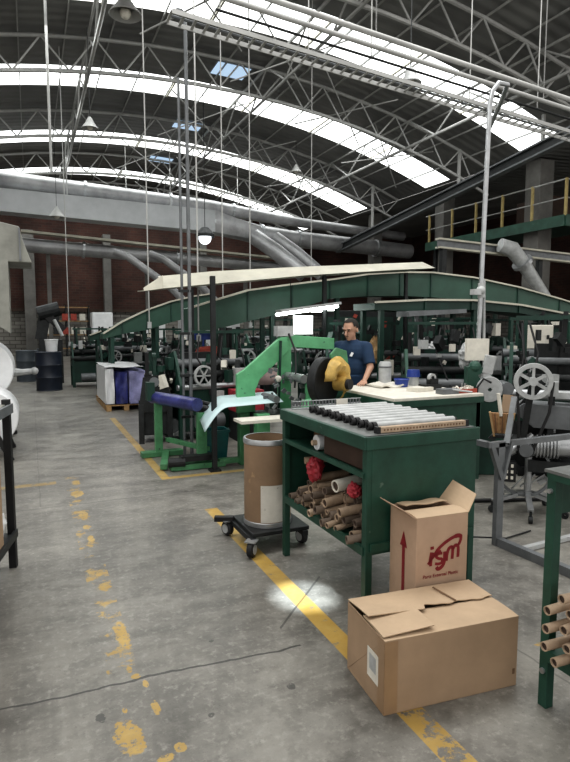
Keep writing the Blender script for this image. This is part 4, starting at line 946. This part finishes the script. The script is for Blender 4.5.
# cardboard bits behind belt
tag(MB().box((3.98, 3.95, .88), (.12, .08, .16), rot=(0, .2, .5)).build('carton_scrap', 'card'), 'scrap of brown carton behind the black drive belt', 'carton')

# ---- drums and far left
def oil_drum(lb, loc, mt, r_=.29, h_=.88):
    t = thing('steel_drum', lb, 'drum', loc)
    MB().lathe([(0, 0), (r_, 0), (r_ + .01, .01), (r_, .02), (r_, h_ * .32), (r_ + .012, h_ * .34), (r_, h_ * .36), (r_, h_ * .64), (r_ + .012, h_ * .66), (r_, h_ * .68), (r_, h_ - .02), (r_ + .01, h_ - .01), (r_ - .01, h_), (r_ - .02, h_ - .02), (0, h_ - .02)], n=36).build('body', mt, t, True)
    MB().lathe([(0, h_ - .02), (.03, h_ - .02), (.03, h_), (0, h_)], (r_ * .6, 0, 0), n=12).build('bung_cap', 'dark', t, True)
    return t
oil_drum('dark blue-black steel drum standing in the aisle end', (.38, 15.3, 0), 'bluedrum', .30, .95)
oil_drum('grey-blue steel drum behind left of the black drum', (-.12, 18.0, 0), 'greydrum')
oil_drum('grey-blue steel drum partly hidden behind the other grey one', (.45, 19.2, 0), 'greydrum')
t = thing('white_bucket', 'white plastic bucket standing on the dark drum', 'bucket', (.46, 15.3, .952))
MB().lathe([(0, 0), (.13, 0), (.155, .3), (.145, .3), (.12, .02), (0, .02)], n=24).build('body', 'white', t, True); MB().lathe([(.156, .27), (.164, .28), (.16, .30), (.15, .3)], n=24).build('rim', 'white', t, True)
# dark bent machine behind the drum
t = thing('dark_press_machine', 'tall dark machine with slanted arm behind the white bucket', 'machine', (.5, 17.0, 0))
MB().box((0, .3, .6), (.6, .6, 1.2)).build('base', 'dark', t); MB().beam((-.25, .3, 1.2), (-.1, .3, 2.0), .3, .3).build('column', 'dark', t); MB().beam((-.1, .2, 1.9), (.35, .2, 1.45), .25, .2).build('arm', 'black', t); MB().cone((.3, 0, 1.3), (.1, 0, 1.75), .05).build('lever', 'lgrey', t); MB().cone((-.3, .2, 1.9), (.25, .2, 2.05), .2, n=14).build('drum_head', 'dark', t)
# wrapped pallet
def wrapped(lb, x, y_, w_, d_, h_, mt, seed):
    mb = MB(); q = random.Random(seed)
    n_ = 10
    def side(u, v):
        a = u * 4; k_ = int(a) % 4; f_ = a - int(a); cs = [(-1,-1), (1,-1), (1,1), (-1,1)]
        p = Vector(cs[k_]).lerp(Vector(cs[(k_ + 1) % 4]), f_)
        bu = 1 + .04 * math.sin(a * 7 + seed) * math.sin(v * 5)
        return (x + p.x * w_ / 2 * bu, y_ + p.y * d_ / 2 * bu, .13 + h_ * v)
    mb.grid(side, 32, 8); mb.grid(lambda u, v: (x + (u - .5) * w_, y_ + (v - .5) * d_, .13 + h_ + .02 * math.sin(u * 7) * math.sin(v * 5)), 8, 8)
    return tag(mb.build('wrapped_stack', mt, None, True), lb, 'stack')
t = thing('wooden_pallet', 'wooden pallet beside the aisle under the wrapped stacks', 'pallet', (1.6, 11.9, 0))
for i in range(5): MB().box((0, -.8 + .4 * i, .1), (.75, .14, .022)).build('deck_board', 'wood', t)
for x in (-.32, 0, .32): MB().box((x, 0, .045), (.09, 1.8, .09)).build('runner', 'wood', t)
wrapped('stack wrapped in white film at the aisle side of the pallet', 1.31, 11.8, .16, 1.5, .66, 'white', 1)
wrapped('stack wrapped in shiny blue plastic in the middle of the pallet', 1.52, 11.8, .22, 1.56, .60, 'blue', 2)
wrapped('stack wrapped in lilac film at the right side of the pallet', 1.81, 11.75, .32, 1.56, .60, 'lilac', 3)
tag(MB().grid(lambda u, v: (1.23 + .7 * u, 11.05 + 1.5 * v, .82 + .01 * math.sin(u * 9 + v * 8)), 8, 12).build('white_cover_sheet', 'white', solid=.008), 'white sheet draped over the top of the wrapped stacks', 'sheet')

# ---- generic workshop machines, each its own variation
def machine(lb, loc, rz, w_, d_, h_, seed, mt='mgreen', acc='steel', wheel=True, name='workshop_machine'):
    q = random.Random(seed); t = thing(name, lb, 'machine', loc, rz)
    MB().box((0, 0, h_ * .3 + .06), (w_ * .9, d_ * .8, h_ * .5)).build('cabinet', mt, t, bevel=.01)
    for sx_ in (-1, 1):
        MB().prism([(sx_ * w_ / 2, -d_ / 2, h_ * .45), (sx_ * w_ / 2, d_ / 2, h_ * .45), (sx_ * w_ / 2, d_ * .35, h_ * q.uniform(.85, 1.05)), (sx_ * w_ / 2, -d_ * q.uniform(.0, .3), h_ * q.uniform(.85, 1.05)), (sx_ * w_ / 2, -d_ / 2, h_ * .65)], (.04, 0, 0)).build('side_plate', mt, t)
        for sy in (-1, 1): MB().box((sx_ * w_ * .47, sy * d_ * .42, h_ * .28), (.07, .07, h_ * .56)).build('leg', mt, t)
    for k_ in range(3):
        z = h_ * (.62 + .13 * k_); y_ = -d_ * .42 + d_ * .22 * k_; MB().cone((-w_ * .52, y_, z), (w_ * .56, y_, z), q.uniform(.035, .08), n=14).build('roller', [acc if acc != 'lgrey' else 'steel', 'dark', 'grey'][k_], t, True)
    MB().cone((-w_ * .3, -d_ * .5, h_ * .22), (w_ * .05, -d_ * .5, h_ * .22), .1, n=16).build('motor', 'grey', t, True)
    MB().box((w_ * .3, -d_ * .46, h_ * .72), (.18, .1, .24)).build('control_box', q.choice(['lgrey', 'paper', 'dark']), t)
    MB().beam((-w_ * .35, 0, h_ * .6), (-w_ * .35, 0, h_ * 1.25), .04, .04).beam((w_ * .4, 0, h_ * .6), (w_ * .4, 0, h_ * 1.25), .04, .04).beam((-w_ * .45, 0, h_ * 1.25), (w_ * .5, 0, h_ * 1.25), .05, .04).build('gantry', 'dgreen', t)
    if wheel:
        r_ = q.uniform(.14, .22); c_ = (-w_ * .2, -d_ * .52, h_ * .75); hw = MB().lathe([(r_ * .8, -.02), (r_, -.02), (r_, .02), (r_ * .8, .02), (r_ * .8, -.02)], c_, axis='Y', n=24)
        for k_ in range(3):
            a = R(60 * k_); v = Vector((math.cos(a) * r_ * .85, 0, math.sin(a) * r_ * .85)); hw.beam(Vector(c_) - v, Vector(c_) + v, .02, .02)
        hw.build('handwheel', 'lgrey', t, True)
    ca = MB()
    for k_ in range(3):
        x = q.uniform(-.4, .4) * w_; ca.tube([(x, -.1, h_ * 1.2), (x + q.uniform(-.1, .1), -d_ * .3, h_ * .95), (x + q.uniform(-.2, .2), -d_ * .5, h_ * .6)], .012, 6)
    ca.build('cable', 'black', t)
    bits = MB()
    for k_ in range(34):
        s_ = q.uniform(.02, .09); zz = h_ * q.uniform(.5, 1.2)
        bits.box((q.uniform(-.48, .48) * w_, q.uniform(-.5, -.1) * d_, zz), (s_ * q.uniform(.5, 2), s_, s_ * q.uniform(.5, 2.4)), rot=(0, q.choice([0, 0, q.random()]), q.random()), k=q.choice([0, 0, 0, 1, 1, 2, 3]))
    bits.build('fittings', ['dark', 'dgreen', 'lgrey', 'paper'], t)['kind'] = 'stuff'
    for k_ in range(3):
        x = q.uniform(-.45, .45) * w_; MB().beam((x, .1, h_ * .5), (x + q.uniform(-.1, .1), .1, h_ * 1.3), .05, .05).build('upright', 'black', t)
    MB().box((q.uniform(-.2, .2) * w_, d_ * .2, h_ * .8), (w_ * q.uniform(.4, .7), .1, h_ * q.uniform(.3, .5))).build('housing', q.choice(['dgreen', 'dark', 'dgreen']), t)
    return t
machine('dark green slitting machine with grey rollers behind the blue roller frame', (2.35, 8.1, 0), 8, 1.15, .7, 1.2, 11, 'dgreen')
machine('small machine wrapped in dark cables left of the hooked conduit', (1.55, 8.0, 0), 80, .5, .45, .95, 12, 'dark', 'grey', False)
machine('dark green cabinet machine nearest the wrapped stacks', (1.9, 13.6, 0), 0, 1.0, .8, 1.2, 13, 'dgreen', 'grey')
machine('dark green cabinet machine at the far end of the aisle', (1.45, 16.0, 0), 0, 1.0, .8, 1.2, 14, 'dgreen', 'dark', False)
machine('green machine with pale control box beyond the pallet', (3.3, 13.6, 0), 0, 1.2, .9, 1.2, 15, 'mgreen')
machine('green rolling machine under the descending dark conveyor', (3.1, 10.8, 0), -10, 1.3, .9, 1.15, 16, 'mgreen')
machine('dark machine seen between the posts left of the press', (4.4, 11.8, 0), 0, 1.4, .9, 1.2, 17, 'dark', 'lgrey')
machine('green machine behind the light green press', (5.6, 10.3, 0), -15, 1.3, .9, 1.2, 18, 'dgreen')
machine('dark green machine directly behind the worker', (4.95, 8.1, 0), -25, 1.2, .8, 1.3, 19, 'dgreen', 'lgrey', False)
machine('dark green loom-like machine right of the worker', (6.9, 7.9, 0), -30, 1.4, .9, 1.35, 20, 'dgreen')
machine('mid green machine left of the hanging conduit, behind the pale table', (5.3, 6.5, 0), -30, 1.1, .8, 1.3, 21, 'mgreen', 'grey', False)
machine('dark machine behind the winding machine', (6.7, 6.0, 0), -40, 1.1, .8, 1.35, 22, 'dgreen', 'grey')
machine('dark green machine behind the flywheel', (5.5, 4.7, 0), -45, 1.1, .8, 1.35, 23, 'dgreen', 'lgrey', False)
machine('grey machine at far right behind the motor', (6.4, 3.5, 0), -50, 1.2, .8, 1.1, 24, 'grey', 'lgrey')
machine('dark green machine farthest right under the low conveyor', (7.9, 6.4, 0), -45, 1.5, .9, 1.4, 25, 'dgreen')
machine('dark machine far behind under the long arched conveyor', (8.6, 10.5, 0), -20, 1.6, .9, 1.4, 26, 'dark', 'lgrey')
machine('green machine far right under the end of the arch', (10.8, 9.8, 0), -30, 1.6, .9, 1.3, 27, 'dgreen')
machine('distant machine in the middle of the hall behind the arches', (6.4, 15.5, 0), 0, 1.6, 1.0, 1.4, 28, 'mgreen')
machine('distant machine near the white-washed wall', (3.2, 19.0, 0), 0, 1.6, 1.0, 1.3, 29, 'dgreen')
machine('distant dark machine right of the hall centre', (9.8, 15.0, 0), 0, 1.8, 1.0, 1.5, 30, 'dark')
for k_, (x, y_, rz, w_, h_, lb) in enumerate([(6.4, 10.6, -30, 1.5, 1.9, 'tall dark cabinet behind the worker under the arch'), (8.3, 12.0, -30, 1.8, 2.0, 'tall dark cabinet right of centre under the arch'),
        (9.3, 7.9, -35, 1.6, 1.65, 'tall dark cabinet behind the hanging conduit'), (9.3, 5.2, -50, 1.6, 1.7, 'tall dark cabinet behind the flywheel'), (8.2, 4.2, -55, 1.5, 1.5, 'tall dark cabinet at the far right edge')]):
    q = random.Random(50 + k_); t = thing('tool_cabinet', lb, 'cabinet', (x, y_, 0), rz)
    MB().box((0, 0, h_ / 2), (w_, .5, h_)).build('body', 'dgreen' if k_ % 2 else 'dark', t, bevel=.01)
    for j in (-1, 1): d_ = MB().box((j * w_ * .24, -.26, h_ * .5), (w_ * .44, .02, h_ * .86)).build('door', 'dgreen', t); MB().box((j * .06, -.28, h_ * .55), (.02, .03, .14)).build('handle', 'steel', d_)
    hb = MB()
    for j in range(22): a_ = q.uniform(.03, .09); hb.box((q.uniform(-.45, .45) * w_, -.3, q.uniform(.8, h_ - .1)), (a_, .05, a_ * q.uniform(.6, 2.5)), rot=(0, q.random(), 0), k=q.choice([0, 0, 1, 2, 3]))
    hb.build('hanging_tools', ['dark', 'paper', 'lgrey', 'redcloth'], t)['kind'] = 'stuff'
# hanging/standing extra items
t = thing('pink_cloth_table', 'long table covered with pinkish cloth behind the dark post', 'table', (3.1, 9.1, 0))
MB().box((0, 0, .86), (1.3, .7, .04)).build('table_top', 'paper', t); MB().grid(lambda u, v: (-.66 + 1.32 * u, -.36 - .01 * math.sin(u * 40), .62 + .27 * v), 30, 2).build('hanging_cloth', 'pink', t, True, solid=.01)
for x in (-.6, .6):
    for y_ in (-.3, .3): MB().box((x, y_, .42), (.05, .05, .84)).build('leg', 'dark', t)
tag(MB().prism([(2.22, 8.6, .98), (2.62, 8.6, .98), (2.66, 8.6, 1.28), (2.38, 8.6, 1.26)], (0, .2, 0)).build('red_cloth_bundle', 'redcloth', bevel=.03), 'red orange cloth bundle hanging behind the hooked conduit', 'cloth')
t = thing('red_crate', 'red plastic crate under the pinkish cloth table', 'crate', (2.75, 7.6, .0)); MB().box((0, 0, .55), (.42, .35, .3)).build('crate_body', 'red', t, bevel=.01); MB().box((0, 0, .2), (.4, .33, .4)).build('stand', 'dark', t)
tag(MB().box((2.7, 9.6, 1.42), (.34, .06, .14)).beam((2.7, 9.6, 0), (2.7, 9.6, 1.4), .03, .03).build('blue_sign_panel', 'cyan'), 'small dark blue panel on a stand under the long arch', 'panel')
# bright things near the back wall
for i, (x, y_, w_, h_, lb) in enumerate([(8.2, 28, 3.0, 1.9, 'big white wrapped bales far behind the light green press'), (4.6, 26, 1.8, 1.7, 'white wrapped bale far behind the dark post'), (2.6, 24, .8, 2.1, 'upright white wrapped panel near the back wall at the left')]):
    tag(MB().box((x, y_, h_ / 2), (w_, .8, h_)).build('wrapped_bale', 'white', bevel=.06), lb, 'bale')
# shelving on the back wall at left
t = thing('storage_shelving', 'open storage shelving with small boxes against the back wall', 'shelving', (1.7, 31.8, 0))
for x in (-1.1, 0, 1.1): MB().box((x, 0, 1.3), (.08, .6, 2.6)).build('upright', 'dark', t)
for z in (.4, 1.1, 1.8, 2.5): MB().box((0, 0, z), (2.3, .6, .05)).build('shelf', 'wood', t)
q = random.Random(6)
for k_, z in enumerate((1.125, 1.825)):
    for j in range(5): tag(MB().box((.8 + j * .42, 31.6, z + .18), (.28, .3, .34)).build('small_storage_box', q.choice(['paper', 'card', 'redcloth', 'dark'])), 'small box on the storage shelving by the back wall', 'box', 'boxes on the back wall shelving')
# far counter mess in the right background
for i, (x, y_, z, lb) in enumerate([(5.35, 6.9, 1.28, 'white crumpled bundle hanging on the machine right of the worker'), (5.05, 5.75, 1.22, 'grey white bundle left of the hanging conduit'), (4.9, 7.6, 1.25, 'tan and white bundle hanging behind the blue tubs')]):
    o = rag(lb, (x, y_, z), (.11, .09, .13 + .08 * (i == 2)), ['white', 'lgrey', 'wood'][i], 20 + i); o['category'] = 'bundle'; o.name = 'cloth_bundle'
for x, y_, z, lb, mt in [(5.9, 5.4, 1.45, 'white electrical box behind the hanging conduit', 'paper'), (6.9, 5.6, 1.5, 'dark green box on a post above the flywheel', 'green')]:
    t = thing('electrical_box', lb, 'box', (x, y_, 0), -40); MB().box((0, 0, z), (.32, .14, .3)).build('housing', mt, t, bevel=.01); MB().beam((0, .09, 0), (0, .09, z + .1), .05, .05).build('post', 'dark', t); MB().box((.1, -.075, z), (.03, .01, .05)).build('latch', 'dark', t)

# ================================================================ THE WORKER
t = thing('person', 'man in navy t-shirt leaning a hand on the pale table, looking down left', 'person', (3.60, 6.12, 0), -56)
mb = MB()
def limb(mb, a, b_, r0, r1): mb.sphere(a, r0, 16); mb.cone(a, b_, r0, r1, n=16); mb.sphere(b_, r1, 16)
def finish(mb, name, mt, vox, parent, sm=6):
    me = bpy.data.meshes.new(name); me.from_pydata([tuple(v) for v in mb.v], [], mb.f); me.materials.append(M[mt])
    o = bpy.data.objects.new(name, me); COL.objects.link(o); o.parent = parent
    q = o.modifiers.new('r', 'REMESH'); q.mode = 'VOXEL'; q.voxel_size = vox; q.use_smooth_shade = True
    q = o.modifiers.new('s', 'SMOOTH'); q.iterations = sm; q.factor = .5
    return o
# local frame: faces -Y, his left is +X
hipL, hipR = (.095, .02, .88), (-.095, .02, .88)
knL, knR = (.11, -.01, .47), (-.10, .0, .47); anL, anR = (.12, .04, .09), (-.11, .05, .09)
for h_, k_, a_ in ((hipL, knL, anL), (hipR, knR, anR)):
    limb(mb, h_, k_, .085, .055); limb(mb, k_, a_, .053, .036); limb(mb, a_, (a_[0], a_[1] - .13, .04), .036, .03)
mb.sphere((0, .01, .93), .15, 18, (1.1, .8, .8)); mb.sphere((0, -.01, 1.08), .15, 18, (1.0, .78, 1.1)); mb.sphere((0, 0, 1.26), .165, 18, (1.08, .68, .95))
limb(mb, (-.15, .01, 1.34), (.15, .01, 1.34), .06, .06)
limb(mb, (0, .0, 1.36), (0, -.03, 1.46), .055, .052)
# head bent forward
hc = Vector((0, -.055, 1.545)); HT = Matrix.Translation(hc) @ Euler((R(18), 0, R(-6))).to_matrix().to_4x4() @ Matrix.Scale(1.1, 4)
def H_(v): return tuple(HT @ Vector(v))
hm = MB(); hm.sphere((0, .012, .025), .088, 20, (.86, 1.05, 1.0)); hm.sphere((0, -.02, -.045), .068, 18, (.86, .95, 1.0)); hm.sphere((0, -.062, -.085), .026, 12); hm.cone((0, -.09, .012), (0, -.112, -.028), .009, .017, n=10); hm.sphere((0, -.108, -.03), .015, 10)
hm.sphere((.08, .01, -.01), .028, 10, (.35, .7, 1.1)); hm.sphere((-.08, .01, -.01), .028, 10, (.35, .7, 1.1)); hm.cone((-.05, -.076, .028), (.05, -.076, .028), .011, n=8)
hm.sphere((0, -.088, -.058), .018, 10, (1.4, .6, .55))
hm.v = [H_(v) for v in hm.v]; mb.add(hm.v, hm.f)
# arms: left arm straight down-forward to the table, right arm forward/bent
shL, elL, wrL = (.19, .0, 1.33), (.27, -.06, 1.10), (.285, -.26, .955)
shR, elR, wrR = (-.19, .0, 1.33), (-.26, -.08, 1.09), (-.16, -.30, 1.02)
for s_, e_, w_ in ((shL, elL, wrL), (shR, elR, wrR)):
    limb(mb, s_, e_, .052, .042); limb(mb, e_, w_, .042, .027)
def hand(w_, d, side, droop):
    w_ = Vector(w_); d = Vector(d).normalized(); x = d.cross(Vector((0, 0, 1))).normalized(); up = x.cross(d)
    mb.cone(w_, w_ + d * .04, .026, .03, n=12)
    for k_ in range(4): limb(mb, w_ + d * .01 + x * (k_ - 1.5) * .014, w_ + d * .085 + x * (k_ - 1.5) * .02, .015, .012)
    for k_, l_ in enumerate((.062, .075, .07, .052)):
        p = w_ + d * .085 + x * (k_ - 1.5) * .021 * side; q1 = p + (d * .55 * l_ + x * (k_ - 1.5) * .006 * side); q2 = q1 + d * .45 * l_ - up * droop
        limb(mb, p, q1, .0095, .009); limb(mb, q1, q2, .009, .0075)
    p = w_ + d * .03 - x * .028 * side; limb(mb, p, p + d * .03 - x * .022 * side, .013, .011); limb(mb, p + d * .03 - x * .022 * side, p + d * .058 - x * .028 * side, .011, .008)
hand(wrL, (0.05, -1, -.3), 1, .008); hand(wrR, (.3, -1, -.15), -1, .02)
finish(mb, 'body', 'skin', .0065, t)
# shirt
sh = MB(); sh.sphere((0, .01, .95), .165, 18, (1.12, .84, .7)); sh.sphere((0, -.015, 1.08), .172, 20, (1.06, .84, 1.1)); sh.sphere((0, 0, 1.26), .182, 20, (1.1, .74, .95)); limb(sh, (-.165, .01, 1.335), (.165, .01, 1.335), .073, .073)
sh.cone((0, .0, 1.30), (0, -.012, 1.425), .13, .068, n=20); sh.cone((0, .01, .82), (0, 0, 1.0), .175, .17, n=20)
for s_, e_ in ((shL, elL), (shR, elR)):
    a, b_ = Vector(s_), Vector(e_); sh.sphere(a, .074, 16); sh.cone(a, a.lerp(b_, .86), .074, .07, n=18)
finish(sh, 'shirt', 'navy', .008, t, 5)
MB().box((.065, -.148, 1.25), (.03, .006, .05), rot=(R(-6), R(25), R(20))).box((.05, -.15, 1.235), (.02, .006, .02), rot=(0, 0, R(12))).build('shirt_logo', 'white', t)
tr_ = MB()
for h_, k_, a_ in ((hipL, knL, anL), (hipR, knR, anR)): limb(tr_, h_, k_, .10, .072); limb(tr_, k_, (a_[0], a_[1], .08), .07, .058)
tr_.sphere((0, .01, .92), .163, 18, (1.12, .84, .7)); finish(tr_, 'trousers', 'trousers', .01, t)
for a_ in (anL, anR):
    s_ = MB(); s_.sphere((a_[0], a_[1] - .07, .04), .05, 16, (.95, 2.5, .9)); s_.sphere((a_[0], a_[1] + .0, .06), .05, 14, (1, 1.1, 1.1)); s_.v = [(x, y_, max(.002, z)) for x, y_, z in s_.v]; s_.build('shoe', 'black', t, True)
hr = MB()
import math as _m
def hairp(u, v):
    th2 = -math.pi * .14 + u * 2 * math.pi * 1.0; ph = v * 1.75
    x = math.sin(ph) * math.cos(th2); y_ = math.sin(ph) * math.sin(th2); z = math.cos(ph)
    return x, y_, z
hm = MB(); n1, n2 = 36, 16; vs = []; keep = []
for i in range(n1):
    for j in range(n2 + 1):
        a = 2 * math.pi * i / n1; ph = j / n2 * 2.05
        vs.append((.094 * .88 * math.sin(ph) * math.sin(a), .016 - .094 * 1.05 * math.sin(ph) * math.cos(a), .028 + .094 * math.cos(ph)))
for i in range(n1):
    a = (i + .5) * 2 * math.pi / n1; fr = math.cos(a)     # 1 = front
    lim = 2.0 if fr < .1 else (1.5 if fr < .5 else .85)
    for j in range(n2):
        if (j + 1) / n2 * 2.05 <= lim: keep.append((i * (n2 + 1) + j, ((i + 1) % n1) * (n2 + 1) + j, ((i + 1) % n1) * (n2 + 1) + j + 1, i * (n2 + 1) + j + 1))
hm.add([H_(v) for v in vs], keep); hm.build('hair', 'hair', t, True)
ey = MB(); 
for s_ in (-1, 1): ey.sphere(H_((s_ * .032, -.085, .012)), .009, 10); ey.beam(H_((s_ * .018, -.092, .034)), H_((s_ * .05, -.084, .033)), .006, .006)
ey.build('eyes_and_brows', 'hair', t); MB().beam(H_((-.024, -.100, -.046)), H_((.024, -.100, -.046)), .012, .006).build('moustache', 'hair', t)

# ================================================================ LIGHT
w = bpy.data.worlds.new('world'); scene.world = w; w.use_nodes = True
bg = w.node_tree.nodes['Background']; bg.inputs[0].default_value = (1.0, .985, .95, 1); bg.inputs[1].default_value = 1.0
def area(name, loc, rot, sx_, sy, e, col=(1,1,1)):
    l_ = bpy.data.lights.new(name, 'AREA'); l_.shape = 'RECTANGLE'; l_.size = sx_; l_.size_y = sy; l_.energy = e; l_.color = col
    o = bpy.data.objects.new(name, l_); COL.objects.link(o); o.location = loc; o.rotation_euler = rot; return o
for i, (a, b_) in enumerate(sky):   # daylight entering through each skylight band
    area('daylight_fill', (4.5, (a + b_) / 2, 8.0), (0, 0, 0), 16, 1.4, 190, (.97, 1, .98))
area('daylight_fill', (2.0, 5.0, 8.6), (0, 0, 0), 12, 2.5, 420, (.99, 1, .98))  # added lamp to brighten the foreground from above; no skylight band is here
def spot(loc, tgt, ang, e):
    l_ = bpy.data.lights.new('sun_patch', 'SPOT'); l_.energy = e; l_.spot_size = R(ang); l_.spot_blend = 1; l_.shadow_soft_size = .01; l_.color = (.85, .95, 1)
    o = bpy.data.objects.new('sun_patch', l_); COL.objects.link(o); o.location = loc; o.rotation_euler = (Vector(tgt) - Vector(loc)).to_track_quat('-Z', 'Y').to_euler()
spot((-.2, 6.5, 8.4), (1.42, 2.95, 0), 2.9, 11000)
scene.view_settings.view_transform = 'Standard'; scene.view_settings.look = 'Medium High Contrast'; scene.view_settings.exposure = .08
